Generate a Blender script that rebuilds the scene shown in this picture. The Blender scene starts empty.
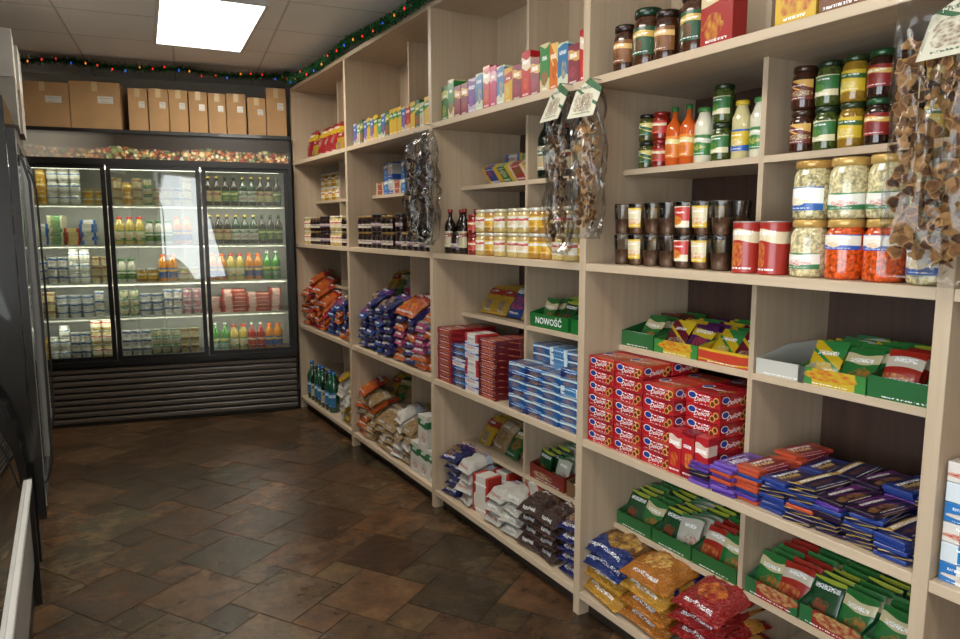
import bpy, math, random, bmesh
from mathutils import Vector, Matrix, noise
R = random.Random(11)
C = bpy.context.scene.collection
rad = math.radians

def hx(h):
    h = h.lstrip('#')
    o = []
    for i in (0, 2, 4):
        c = int(h[i:i+2], 16) / 255
        o.append(c / 12.92 if c <= .04045 else ((c + .055) / 1.055) ** 2.4)
    return (o[0], o[1], o[2], 1)

# ------------------------------------------------------------------ materials
MC = {}
def newmat(key):
    m = bpy.data.materials.new(key); m.use_nodes = True
    nt = m.node_tree
    b = nt.nodes['Principled BSDF']
    return m, nt, b

def plain(col, rough=.5, metal=0, coat=0, emit=0, var=0.0, scale=8):
    k = ('plain', col, rough, metal, coat, emit, var, scale)
    if k in MC: return MC[k]
    m, nt, b = newmat('plain_' + col)
    b.inputs['Roughness'].default_value = rough
    b.inputs['Metallic'].default_value = metal
    b.inputs['Coat Weight'].default_value = coat
    if emit:
        b.inputs['Emission Color'].default_value = hx(col)
        b.inputs['Emission Strength'].default_value = emit
    n = nt.nodes.new('ShaderNodeTexNoise'); n.inputs['Scale'].default_value = scale
    tc = nt.nodes.new('ShaderNodeTexCoord'); nt.links.new(tc.outputs['Object'], n.inputs['Vector'])
    h = nt.nodes.new('ShaderNodeHueSaturation')
    mr = nt.nodes.new('ShaderNodeMapRange')
    mr.inputs['From Min'].default_value = .3; mr.inputs['From Max'].default_value = .7
    mr.inputs['To Min'].default_value = 1 - var - .03; mr.inputs['To Max'].default_value = 1 + var + .03
    nt.links.new(n.outputs['Fac'], mr.inputs['Value']); nt.links.new(mr.outputs['Result'], h.inputs['Value'])
    h.inputs['Color'].default_value = hx(col)
    nt.links.new(h.outputs['Color'], b.inputs['Base Color'])
    MC[k] = m
    return m

def math_(nt, op, a, b=None, c=None):
    n = nt.nodes.new('ShaderNodeMath'); n.operation = op
    for i, v in enumerate((a, b, c)):
        if v is None: continue
        if isinstance(v, (int, float)): n.inputs[i].default_value = v
        else: nt.links.new(v, n.inputs[i])
    return n.outputs[0]

def mixc(nt, fac, a, b):
    n = nt.nodes.new('ShaderNodeMix'); n.data_type = 'RGBA'
    for idx, v in ((0, fac), (6, a), (7, b)):
        if isinstance(v, (int, float)): n.inputs[idx].default_value = v
        elif isinstance(v, tuple): n.inputs[idx].default_value = v
        else: nt.links.new(v, n.inputs[idx])
    return n.outputs[2]

def pm(base, c2='ffffff', c3='e0a040', style=0, rough=.35, ink='ffffff', coat=.25, pic=True, words=True, flat=False, crinkle=0):
    """printed packaging: colour bands, a mottled picture area and rows of fine print"""
    k = ('pm', base, c2, c3, style, rough, ink, pic, words, flat, crinkle)
    if k in MC: return MC[k]
    q = random.Random(base + c2 + c3 + str(style))
    m, nt, b = newmat('print_%s_%s' % (base, c2))
    tc = nt.nodes.new('ShaderNodeTexCoord')
    sp = nt.nodes.new('ShaderNodeSeparateXYZ'); nt.links.new(tc.outputs['Generated'], sp.inputs[0])
    x, y, z = sp.outputs
    if flat:   # wrap the print from the front over the top face
        z = math_(nt, 'FRACT', math_(nt, 'ADD', z, math_(nt, 'MULTIPLY', y, .998)))
    v = z
    if style == 2: v = math_(nt, 'MULTIPLY_ADD', x, .5, math_(nt, 'SUBTRACT', z, .25))
    if style == 4: v = x
    if style in (0, 1, 5):
        w0 = math_(nt, 'SINE', math_(nt, 'MULTIPLY_ADD', x, q.uniform(3, 6), q.uniform(0, 6)))
        v = math_(nt, 'MULTIPLY_ADD', w0, .035, z)
    rp = nt.nodes.new('ShaderNodeValToRGB'); rp.color_ramp.interpolation = 'CONSTANT'
    nt.links.new(v, rp.inputs[0])
    stops = {0: [(0, base), (.62, c2), (.84, base)], 1: [(0, c2), (.28, base), (.93, c2)], 2: [(0, base), (.5, c2), (.58, base), (.82, c2)],
             3: [(0, base), (.5, base)], 4: [(0, c2), (.22, base), (.85, c2)], 5: [(0, base), (.1, c2), (.16, base), (.5, c2)]}[style]
    el = rp.color_ramp.elements
    while len(el) < len(stops): el.new(.5)
    for e, (p, c) in zip(el, stops): e.position = p; e.color = hx(c)
    col = rp.outputs[0]
    if pic:
        pz = q.uniform(.28, .42); px = q.uniform(.35, .65); rx = q.uniform(.2, .42); rz = q.uniform(.12, .24)
        dx = math_(nt, 'ABSOLUTE', math_(nt, 'DIVIDE', math_(nt, 'SUBTRACT', x, px), rx))
        dz = math_(nt, 'ABSOLUTE', math_(nt, 'DIVIDE', math_(nt, 'SUBTRACT', z, pz), rz))
        pw = q.choice((1.4, 2.0, 2.0, 5.0))
        d = math_(nt, 'ADD', math_(nt, 'POWER', dx, pw), math_(nt, 'POWER', dz, pw))
        n0 = nt.nodes.new('ShaderNodeTexNoise'); n0.inputs['Scale'].default_value = 5
        nt.links.new(tc.outputs['Generated'], n0.inputs['Vector'])
        d = math_(nt, 'ADD', d, math_(nt, 'MULTIPLY_ADD', n0.outputs['Fac'], 1.2, -.6))
        vo = nt.nodes.new('ShaderNodeTexVoronoi'); vo.inputs['Scale'].default_value = q.uniform(7, 13)
        nt.links.new(tc.outputs['Generated'], vo.inputs['Vector'])
        pc = mixc(nt, math_(nt, 'MULTIPLY', vo.outputs['Distance'], 1.2), hx(c3), hx(base))
        col = mixc(nt, math_(nt, 'LESS_THAN', d, 1.0), col, pc)
    if words:
        mp = nt.nodes.new('ShaderNodeMapping'); mp.inputs['Scale'].default_value = (40, 40, 18)
        nt.links.new(tc.outputs['Generated'], mp.inputs['Vector'])
        no = nt.nodes.new('ShaderNodeTexNoise'); no.inputs['Scale'].default_value = 1; no.inputs['Detail'].default_value = 1
        nt.links.new(mp.outputs[0], no.inputs['Vector'])
        on = math_(nt, 'GREATER_THAN', no.outputs['Fac'], .5)
        tz = q.uniform(.68, .8)
        band = math_(nt, 'MAXIMUM', math_(nt, 'COMPARE', z, tz, q.uniform(.03, .055) * (1.5 if flat else 1)), math_(nt, 'COMPARE', z, .1, .018))
        inx = math_(nt, 'COMPARE', x, .5, q.uniform(.24, .4))
        msk = math_(nt, 'MULTIPLY', math_(nt, 'MULTIPLY', on, band), inx)
        col = mixc(nt, msk, col, hx(ink))
    nt.links.new(col, b.inputs['Base Color'])
    b.inputs['Roughness'].default_value = rough
    b.inputs['Coat Weight'].default_value = coat
    if crinkle:
        n2 = nt.nodes.new('ShaderNodeTexNoise'); n2.inputs['Scale'].default_value = 7; n2.inputs['Detail'].default_value = 3; n2.inputs['Distortion'].default_value = 1.5
        nt.links.new(tc.outputs['Generated'], n2.inputs['Vector'])
        rg = math_(nt, 'ABSOLUTE', math_(nt, 'SUBTRACT', n2.outputs['Fac'], .5))
        bp = nt.nodes.new('ShaderNodeBump'); bp.inputs['Strength'].default_value = .9; bp.inputs['Distance'].default_value = crinkle
        nt.links.new(rg, bp.inputs['Height']); nt.links.new(bp.outputs[0], b.inputs['Normal']); nt.links.new(bp.outputs[0], b.inputs['Coat Normal'])
    MC[k] = m
    return m

def glassmat(key, tint, gl=.1, rough=.02, k_=1.0):
    k = ('glass', key)
    if k in MC: return MC[k]
    m, nt, b = newmat(key)
    nt.nodes.remove(b)
    out = nt.nodes['Material Output']
    tr = nt.nodes.new('ShaderNodeBsdfTransparent'); tr.inputs[0].default_value = hx(tint)
    g = nt.nodes.new('ShaderNodeBsdfGlossy'); g.inputs['Roughness'].default_value = rough
    fr = nt.nodes.new('ShaderNodeFresnel'); fr.inputs[0].default_value = 1.45
    f = math_(nt, 'MULTIPLY_ADD', fr.outputs[0], k_, gl); f = math_(nt, 'MINIMUM', f, 1.0)
    mx = nt.nodes.new('ShaderNodeMixShader')
    nt.links.new(f, mx.inputs[0]); nt.links.new(tr.outputs[0], mx.inputs[1]); nt.links.new(g.outputs[0], mx.inputs[2])
    nt.links.new(mx.outputs[0], out.inputs[0])
    MC[k] = m
    return m

def woodmat(key, a, bcol, vertical=True):
    k = ('wood', key)
    if k in MC: return MC[k]
    m, nt, b = newmat(key)
    tc = nt.nodes.new('ShaderNodeTexCoord')
    mp = nt.nodes.new('ShaderNodeMapping')
    mp.inputs['Scale'].default_value = (40, 40, 1.6) if vertical else (40, 1.6, 40)
    nt.links.new(tc.outputs['Object'], mp.inputs[0])
    n = nt.nodes.new('ShaderNodeTexNoise'); n.inputs['Scale'].default_value = 1; n.inputs['Detail'].default_value = 4
    nt.links.new(mp.outputs[0], n.inputs['Vector'])
    rp = nt.nodes.new('ShaderNodeValToRGB')
    rp.color_ramp.elements[0].position = .25; rp.color_ramp.elements[1].position = .75
    rp.color_ramp.elements[0].color = hx(a); rp.color_ramp.elements[1].color = hx(bcol)
    nt.links.new(n.outputs['Fac'], rp.inputs[0]); nt.links.new(rp.outputs[0], b.inputs['Base Color'])
    b.inputs['Roughness'].default_value = .45
    MC[k] = m
    return m

# ------------------------------------------------------------------ mesh builder
TXT = {}
def text_geo(s):
    if s in TXT: return TXT[s]
    cu = bpy.data.curves.new('t', 'FONT'); cu.body = s; cu.size = 1; cu.align_x = 'CENTER'; cu.align_y = 'CENTER'; cu.resolution_u = 2
    cu.offset = .008
    o = bpy.data.objects.new('t', cu); C.objects.link(o)
    dg = bpy.context.evaluated_depsgraph_get(); dg.update()
    me = bpy.data.meshes.new_from_object(o.evaluated_get(dg))
    vs = [v.co.copy() for v in me.vertices]; fs = [list(p.vertices) for p in me.polygons]
    bpy.data.objects.remove(o); bpy.data.curves.remove(cu); bpy.data.meshes.remove(me)
    TXT[s] = (vs, fs)
    return vs, fs

class MB:
    def __init__(s): s.v = []; s.f = []; s.m = []; s.sm = []; s.mats = []
    def add(s, vs, fs, mat, smooth=False, M=None):
        if mat not in s.mats: s.mats.append(mat)
        i = s.mats.index(mat); o = len(s.v)
        for v in vs:
            v = Vector(v); s.v.append(M @ v if M else v)
        for f in fs: s.f.append([o + k for k in f]); s.m.append(i); s.sm.append(smooth)
        return s
    def box(s, x0, x1, y0, y1, z0, z1, mat, bev=0, M=None):
        if bev:
            bm = bmesh.new(); bmesh.ops.create_cube(bm, size=1)
            for v in bm.verts:
                v.co = Vector(((x0+x1)/2 + v.co.x*(x1-x0), (y0+y1)/2 + v.co.y*(y1-y0), (z0+z1)/2 + v.co.z*(z1-z0)))
            bmesh.ops.bevel(bm, geom=list(bm.edges), offset=bev, segments=1, affect='EDGES')
            bm.verts.index_update()
            vs = [v.co.copy() for v in bm.verts]; fs = [[v.index for v in f.verts] for f in bm.faces]; bm.free()
            return s.add(vs, fs, mat, False, M)
        vs = [(x0,y0,z0),(x1,y0,z0),(x1,y1,z0),(x0,y1,z0),(x0,y0,z1),(x1,y0,z1),(x1,y1,z1),(x0,y1,z1)]
        fs = [(0,3,2,1),(4,5,6,7),(0,1,5,4),(1,2,6,5),(2,3,7,6),(3,0,4,7)]
        return s.add(vs, fs, mat, False, M)
    def lathe(s, prof, mat, n=18, smooth=True, M=None, a0=0, a1=2*math.pi):
        full = abs(a1 - a0 - 2*math.pi) < 1e-6
        cnt = n if full else n + 1
        vs = []; fs = []
        for r, z in prof:
            for i in range(cnt):
                a = a0 + (a1 - a0) * i / n
                vs.append((r*math.cos(a), r*math.sin(a), z))
        for j in range(len(prof) - 1):
            for i in range(n):
                k = (i + 1) % cnt
                fs.append((j*cnt+i, j*cnt+k, (j+1)*cnt+k, (j+1)*cnt+i))
        if full:
            fs.append(list(range(cnt))[::-1]); fs.append([(len(prof)-1)*cnt+i for i in range(cnt)])
        return s.add(vs, fs, mat, smooth, M)
    def pillow(s, w, h, t, mat, seam=.012, wr=.12, seed=0, nx=14, nz=18, M=None, slump=0):
        for side in (-1, 1):
            vs = []
            for j in range(nz + 3):
                if j == 0: z, vv, zz = 0, -1, True
                elif j == nz + 2: z, vv, zz = h, 1, True
                else:
                    vv = -1 + 2*(j-1)/nz; z = seam + (h - 2*seam)*(vv+1)/2; zz = False
                for i in range(nx + 1):
                    u = -1 + 2*i/nx
                    th = 0 if zz else t/2 * max(0, 1-abs(u)**4)**.5 * max(0, 1-abs(vv)**5)**.5
                    nn = noise.noise(Vector((u*2.3+seed, vv*2.7+seed*1.7, side*3))) + .6*noise.noise(Vector((u*5+seed, vv*6-seed, side*7))) - .35*abs(noise.noise(Vector((u*4-seed, vv*9+seed, side*5))))
                    th *= 1 + wr*2*nn
                    zx = noise.noise(Vector((u*4+seed, vv*2+9, side))) * .03 * h * (0 if zz else abs(vv)**2)
                    ww = w/2 * (1 - .05*(1-vv*vv))
                    yo = slump*t*(.45*vv*vv + .3*u*u + .3*noise.noise(Vector((u*1.3+seed, vv*1.3, 2.2))))
                    vs.append((u*ww, side*max(th, .0004) + yo, z + zx))
            fs = []
            nn = nx + 1
            for j in range(nz + 2):
                for i in range(nx):
                    q = (j*nn+i, j*nn+i+1, (j+1)*nn+i+1, (j+1)*nn+i)
                    fs.append(q if side == -1 else q[::-1])
            s.add(vs, fs, mat, True, M)
        return s
    def text(s, txt, size, x, y, z, mat, rot=0, rz=0, shear=0):
        vs, fs = text_geo(txt)
        if shear: vs = [Vector((v.x + shear*v.y, v.y, v.z)) for v in vs]
        M = Matrix.Translation((x, y, z)) @ Matrix.Rotation(rz, 4, 'Z') @ Matrix.Rotation(rot, 4, 'Y') @ Matrix.Rotation(rad(90), 4, 'X') @ Matrix.Scale(size, 4)
        return s.add(vs, fs, mat, False, M)
    def oval(s, cx, cz, rx, rz, y, mat, n=16, M=None):
        return s.add([(cx + rx*math.cos(2*math.pi*i/n), y, cz + rz*math.sin(2*math.pi*i/n)) for i in range(n)], [list(range(n))], mat, False, M)
    def mesh(s, name):
        me = bpy.data.meshes.new(name)
        me.from_pydata([tuple(v) for v in s.v], [], s.f)
        for mt in s.mats: me.materials.append(mt)
        me.polygons.foreach_set('material_index', s.m)
        me.polygons.foreach_set('use_smooth', s.sm)
        me.update()
        return me

class T:
    def __init__(s, name, label, cat, parts, w, d, h):
        s.name, s.label, s.cat, s.parts, s.w, s.d, s.h = name, label, cat, parts, w, d, h

def put(t, M, group=None, label=None):
    n, me, _ = t.parts[0]
    o = bpy.data.objects.new(t.name, me); C.objects.link(o)
    o.matrix_basis = M
    o['label'] = label or t.label; o['category'] = t.cat
    if group: o['group'] = group
    for n, me, lb in t.parts[1:]:
        c = bpy.data.objects.new(n, me); C.objects.link(c); c.parent = o
        if lb: c['label'] = lb
    return o

def S(x, y, z, rz=0, rx=0, ry=0):
    return Matrix.Translation((x, y, z)) @ Matrix.Rotation(rad(-90 + rz), 4, 'Z') @ Matrix.Rotation(rad(rx), 4, 'X') @ Matrix.Rotation(rad(ry), 4, 'Y')

def single(name, me, label, cat, M=None, **kw):
    o = bpy.data.objects.new(name, me); C.objects.link(o)
    if M: o.matrix_basis = M
    o['label'] = label; o['category'] = cat
    for k, v in kw.items(): o[k] = v
    return o

def empty(name, label, cat, M=None):
    o = bpy.data.objects.new(name, None); C.objects.link(o); o.empty_display_size = .1
    if M: o.matrix_basis = M
    o['label'] = label; o['category'] = cat
    return o

def child(par, name, mb, label=None, M=None):
    me = mb.mesh(name) if isinstance(mb, MB) else mb
    o = bpy.data.objects.new(name, me); C.objects.link(o); o.parent = par
    if M: o.matrix_basis = M
    if label: o['label'] = label
    return o

def struct(name, mb, label, cat):
    o = single(name, mb.mesh(name), label, cat); o['kind'] = 'structure'
    return o

# ------------------------------------------------------------------ product templates
def carton(name, label, w, d, h, mat, cat='box', txt=None, ts=.02, tcol='f0f0f0'):
    mb = MB().box(-w/2, w/2, -d/2, d/2, 0, h, mat, bev=.0015)
    if txt:   # brand script on the top face
        vs, fs = text_geo(txt)
        mb.add([Vector((v.x*ts + .2*v.y*ts - w*.08, v.y*ts, h+.0004)) for v in vs], fs, plain(tcol, .4))
    return T(name, label, cat, [('box', mb.mesh(name), None)], w, d, h)

def cookie(label, w, d, h, base, trim, biscuit):
    """biscuit carton: blue oval with white script and round biscuit pictures, front, near end and top"""
    mb = MB().box(-w/2, w/2, -d/2, d/2, 0, h, pm(base, trim, 'e8c8a0', style=2, pic=False), bev=.0015)
    for M, W_, H_ in ((Matrix.Translation((0, -d/2, 0)), w, h), (Matrix.Translation((w/2, 0, 0)) @ Matrix.Rotation(rad(90), 4, 'Z'), d, h),
                  (Matrix.Translation((0, -d/2+.01, h)) @ Matrix.Rotation(rad(-90), 4, 'X'), w, d*.8)):
        k = min(H_, h*2.0)
        mb.oval(-W_*.3, H_*.62, W_*.13, k*.26, -.0006, plain('e4e0d8', .4), M=M)
        mb.oval(-W_*.3, H_*.62, W_*.11, k*.21, -.0009, plain('1c3480', .4), M=M)
        vs, fs = text_geo('Delicje')
        ts = .0225 if H_ == h else .028
        vs = [Vector(((v.x + .42*v.y)*ts - W_*.0, -.0013, (v.y + .16*v.x)*ts + H_*.46)) for v in vs]
        mb.add(vs, fs, plain('e8e4e0', .4), False, M)
        for cx, cz in ((.3, .3), (.4, .56)):
            mb.oval(W_*cx, H_*cz, h*.25, h*.25, -.0008 - cx*.001, plain(biscuit, .5, var=.2, scale=150), M=M)
            mb.oval(W_*cx, H_*cz, h*.16, h*.16, -.0012 - cx*.001, plain('5a2c14', .4), M=M)
    return T('cookie_carton', label, 'box', [('box', mb.mesh('cookie_carton'), None)], w, d, h)

def jar(label, r, h, content, lid, lab=None, style=0, var=.5, labh=(.22, .68), coat=.6):
    body = MB().lathe([(r*.8, 0), (r*.96, h*.02), (r, h*.07), (r, h*.7), (r*.93, h*.79), (r*.84, h*.84), (r*.84, h*.87)],
                      plain(content, .12, coat=coat, var=var, scale=120))
    L = MB().lathe([(r*.9, h*.865), (r*.93, h*.87), (r*.93, h*.975), (r*.88, h), (r*.2, h)], plain(lid, .3, metal=.3, coat=.3))
    ps = [('jar', body.mesh('jar'), None), ('lid', L.mesh('lid'), None)]
    if lab:
        lb = MB().lathe([(r*1.008, h*labh[0]), (r*1.012, h*labh[0]+.001), (r*1.012, h*labh[1]-.001), (r*1.008, h*labh[1])], pm(*lab, style=style, rough=.4), a0=rad(-165), a1=rad(-15), n=14)
        ps.append(('paper_label', lb.mesh('paper_label'), None))
    return T('jar', label, 'jar', ps, 2*r, 2*r, h)

def bottle(label, r, h, col, cap, lab=None, style=0, neck=.35):
    sh = h*(.62 if neck < .5 else .7)
    body = MB().lathe([(r*.85, 0), (r, h*.02), (r, sh), (r*.8, sh+h*.08), (r*neck, sh+h*.18), (r*neck*.95, h*.93)],
                      plain(col, .08, coat=.7, var=.08), n=14)
    cp = MB().lathe([(r*neck*1.15, h*.92), (r*neck*1.2, h*.93), (r*neck*1.2, h*.995), (r*neck*.9, h)], plain(cap, .35), n=12)
    ps = [('bottle', body.mesh('bottle'), None), ('cap', cp.mesh('cap'), None)]
    if lab:
        lb = MB().lathe([(r*1.01, h*.14), (r*1.015, h*.145), (r*1.015, h*.5), (r*1.01, h*.505)], pm(*lab, style=style), a0=rad(-175), a1=rad(-5), n=14)
        ps.append(('paper_label', lb.mesh('paper_label'), None))
    return T('bottle', label, 'bottle', ps, 2*r, 2*r, h)

def can(label, r, h, mat, lid='b9b9b4', name='tin_can', cat='can'):
    prof = [(r*.95, 0), (r, .003), (r*.985, .006)]
    nr = 9
    for k in range(nr): zz = .02 + (h-.04)*k/(nr-1); prof.append((r*(.985 if k % 2 else .965), zz))
    prof += [(r*.985, h-.006), (r, h-.003), (r*.96, h-.001)]
    body = MB().lathe(prof, mat, n=18)
    top = MB().lathe([(r*.97, h-.0015), (r, h-.001), (r*.98, h+.002), (r*.9, h+.001), (r*.88, h-.0005), (.001, h-.0005)], plain(lid, .3, metal=.7), n=16)
    return T(name, label, cat, [(name, body.mesh(name), None), ('lid', top.mesh('lid'), None)], 2*r, 2*r, h+.002)

def cup(label, r, h, mat, lid):
    body = MB().lathe([(r*.78, 0), (r*.8, .002), (r*.97, h-.004), (r, h-.003), (r, h-.001)], mat, n=14)
    top = MB().lathe([(r*1.01, h-.001), (r*1.01, h), (r*.9, h+.0005)], plain(lid, .3, metal=.3), n=14)
    return T('plastic_cup', label, 'tub', [('plastic_cup', body.mesh('plastic_cup'), None), ('lid', top.mesh('lid'), None)], 2*r, 2*r, h+.001)

sd = [0]
def bag(label, w, h, t, mat, txt=None, name='bag', cat='bag', ts=.05, tcol='ffffff', wr=.24, slump=.35, seam=.012):
    sd[0] += 1
    mb = MB().pillow(w, h, t, mat, wr=wr, seed=sd[0]*3.1, slump=slump, seam=seam)
    if txt: mb.text(txt, ts, 0, -t/2*1.25, h*.62, plain(tcol, .4), rot=rad(-4))
    return T(name, label, cat, [(name, mb.mesh(name), None)], w, t, h)

def clear_cup(label, r, h, content, labcols=None):
    g_ = glassmat('clear_plastic', 'ece6de', .03, .05)
    inner = MB().lathe([(r*.74, .003), (r*.76, .005), (r*.88, h*.5), (r*.2, h*.51)], plain(content, .3, coat=.3, var=.35, scale=60), n=14)
    outer = MB().lathe([(r*.8, 0), (r*.82, .002), (r*.98, h-.008), (r*1.0, h-.004), (r, h-.001)], g_, n=16)
    ps = [('plastic_cup', outer.mesh('plastic_cup'), None), ('jelly', inner.mesh('jelly'), 'brown jelly filling')]
    if labcols:
        lb = MB().lathe([(r*.93, h*.22), (r*1.03, h*.85)], pm(*labcols, style=1), a0=rad(-150), a1=rad(-30), n=10)
        ps.append(('paper_label', lb.mesh('paper_label'), 'yellow and red paper label'))
    return T('plastic_cup', label, 'tub', ps, 2*r, 2*r, h+.0005)

def tray(w, d, hf, hb, mat, inner='c0b294', txt=None, name='display_tray', label='printed green cardboard display tray', tcol='ffffff'):
    t = .0025; k = plain(inner, .7)
    mb = MB()
    mb.box(-w/2, w/2, -d/2, d/2, 0, t, k)
    mb.box(-w/2, w/2, -d/2, -d/2+t, t, hf, mat)
    mb.box(-w/2, w/2, d/2-t, d/2, t, hb, mat)
    for sx in (-1, 1):
        x0 = sx*w/2; x1 = x0 - sx*t
        a, b_ = -d/2+t, d/2-t
        vs = [(x0,a,t),(x0,b_,t),(x0,b_,hb),(x0,0,hb),(x0,a,hf),(x1,a,t),(x1,b_,t),(x1,b_,hb),(x1,0,hb),(x1,a,hf)]
        fs = [(0,1,2,3,4),(9,8,7,6,5),(0,4,9,5),(4,3,8,9),(3,2,7,8),(2,1,6,7),(1,0,5,6)]
        mb.add(vs, fs, mat)
    if txt: mb.text(txt, hf*.62, 0, -d/2-.001, hf*.5, plain(tcol, .4))
    return T(name, label, 'box', [(name, mb.mesh(name), None)], w, d, hb)

# ------------------------------------------------------------------ placing helpers
def fill(y0, y1, xf, z, ts, layers=1, deep=1, group='', run=1, gap=.005, jit=2, start=0, rnd=False):
    y = y0; i = start
    while True:
        t = ts[(i//run) % len(ts)]
        if rnd: t = R.choice(ts)
        if y + t.w > y1: break
        for k in range(deep):
            L = layers if isinstance(layers, int) else R.randint(*layers)
            zz = z
            for l in range(L):
                tt = R.choice(ts) if (rnd and l) else t
                put(tt, S(xf + t.d/2 + k*(t.d+.004) + R.uniform(0, .003), y + t.w/2, zz, R.uniform(-jit, jit)), group)
                zz += tt.h + .001
        y += t.w + gap; i += 1

def lean(y0, y1, xf, z, ts, rows=2, tilt=18, group='', gap=.0, run=1, dx=None, start=0):
    y = y0; i = start
    while True:
        t = ts[(i//run) % len(ts)]
        if y + t.w > y1: break
        for k in range(rows):
            a = tilt + R.uniform(-3, 3)
            put(t, S(xf + t.d/2 + k*(dx or t.d*1.15), y + t.w/2 + R.uniform(-.004, .004), z + t.d*.5*math.sin(rad(a)) + .001, R.uniform(-5, 5), -a), group)
        y += t.w + gap; i += 1

def lay(y0, y1, xf, z, ts, layers=3, group='', tilt=84, gap=.0, start=0, jz=6, run=1, mix=.5, pk=.9):
    y = y0; i = start
    while True:
        t = ts[(i//run) % len(ts)]
        if y + t.w > y1 + .01: break
        L = layers if isinstance(layers, int) else R.randint(*layers)
        for l in range(L):
            tt = R.choice(ts) if R.random() < mix else t
            put(tt, S(xf + R.uniform(0, .018), y + t.w/2 + R.uniform(-.006, .006), z + t.d*.5 + l*t.d*pk, R.uniform(-jz, jz), -tilt + R.uniform(-3, 3), R.uniform(-4, 4)), group)
        y += t.w*.97 + gap; i += 1

def trayset(yc, xf, z, tr, ss, group, n=4, tilt=14, rz=0, cols=1):
    xc = xf + tr.d/2
    put(tr, S(xc, yc, z, rz), group)
    pitch = (tr.d - .07) / n
    for c in range(cols):
        yo = (c - (cols-1)/2) * (tr.w/cols - .002)
        for k in range(n):
            s = ss[(c + (k//3)) % len(ss)]
            put(s, S(xf + .02 + k*pitch, yc + yo + R.uniform(-.002, .002), z + .005, rz + R.uniform(-3, 3), -(tilt+R.uniform(-4, 4)), R.uniform(-3, 3)), 'sachets in display trays')

# ================================================================== ROOM
BX = [-.45, .785, 2.02, 3.25, 4.485, 5.72]
CEIL = 2.72
FROT = rad(-11.7)
F = Matrix.Translation((1.59, 5.62, 0)) @ Matrix.Rotation(FROT, 4, 'Z')

def floormat():
    m, nt, b = newmat('slate_tile')
    at = nt.nodes.new('ShaderNodeAttribute'); at.attribute_name = 'tile'
    at2 = nt.nodes.new('ShaderNodeAttribute'); at2.attribute_name = 'hue'
    tc = nt.nodes.new('ShaderNodeTexCoord')
    n = nt.nodes.new('ShaderNodeTexNoise'); n.inputs['Scale'].default_value = 6.5; n.inputs['Detail'].default_value = 10; n.inputs['Roughness'].default_value = .72
    nt.links.new(tc.outputs['Object'], n.inputs['Vector'])
    f = math_(nt, 'MULTIPLY_ADD', at.outputs['Fac'], .42, math_(nt, 'MULTIPLY_ADD', n.outputs['Fac'], 1.5, -.5))
    def ramp(cols):
        rp = nt.nodes.new('ShaderNodeValToRGB'); el = rp.color_ramp.elements
        while len(el) < len(cols): el.new(.5)
        for i, e in enumerate(el): e.position = .03 + .95*i/(len(cols)-1); e.color = hx(cols[i])
        nt.links.new(f, rp.inputs[0]); return rp.outputs[0]
    warm = ramp(['2a1e15', '452f20', '5f422b', '7c593b'])
    olive = ramp(['241f16', '3a3223', '504430', '6b5c40'])
    n3 = nt.nodes.new('ShaderNodeTexNoise'); n3.inputs['Scale'].default_value = 3.5; nt.links.new(tc.outputs['Object'], n3.inputs['Vector'])
    hf = math_(nt, 'MULTIPLY_ADD', at2.outputs['Fac'], .75, math_(nt, 'MULTIPLY_ADD', n3.outputs['Fac'], .8, -.28))
    cl_ = nt.nodes.new('ShaderNodeClamp'); nt.links.new(hf, cl_.inputs[0])
    nt.links.new(mixc(nt, cl_.outputs[0], warm, olive), b.inputs['Base Color'])
    b.inputs['Roughness'].default_value = .27
    n2 = nt.nodes.new('ShaderNodeTexNoise'); n2.inputs['Scale'].default_value = 12; n2.inputs['Detail'].default_value = 7
    nt.links.new(tc.outputs['Object'], n2.inputs['Vector'])
    bp = nt.nodes.new('ShaderNodeBump'); bp.inputs['Strength'].default_value = .55; bp.inputs['Distance'].default_value = .012
    nt.links.new(n2.outputs['Fac'], bp.inputs['Height']); nt.links.new(bp.outputs[0], b.inputs['Normal'])
    return m
fm = floormat(); grout = plain('2e261d', .8)
mb = MB(); mb.box(-1.5, 2.4, -2.6, 7.3, -.06, -.003, grout)
tv = [0]*len(mb.f); tw = [0]*len(mb.f)
a, b_ = .32, .16
g = .0028
MR = Matrix.Rotation(rad(33), 4, 'Z')
for i in range(-38, 39):
    for j in range(-38, 39):
        ox, oy = i*a - j*b_, i*b_ + j*a
        p = MR @ Vector((ox, oy, 0))
        if not (-1.45 < p.x < 2.1 and -2.5 < p.y < 7.0): continue
        mb.box(ox+g, ox+a-g, oy+g, oy+a-g, -.003, 0, fm, M=MR); tv += [R.random()]*6; tw += [R.random()]*6
        mb.box(ox+a+g, ox+a+b_-g, oy+g, oy+b_-g, -.003, 0, fm, M=MR); tv += [R.random()]*6; tw += [R.random()]*6
fo = struct('floor', mb, 'brown slate-look ceramic tile floor laid diagonally in two sizes', 'floor')
at = fo.data.attributes.new('tile', 'FLOAT', 'FACE'); at.data.foreach_set('value', tv)
at = fo.data.attributes.new('hue', 'FLOAT', 'FACE'); at.data.foreach_set('value', tw)

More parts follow.
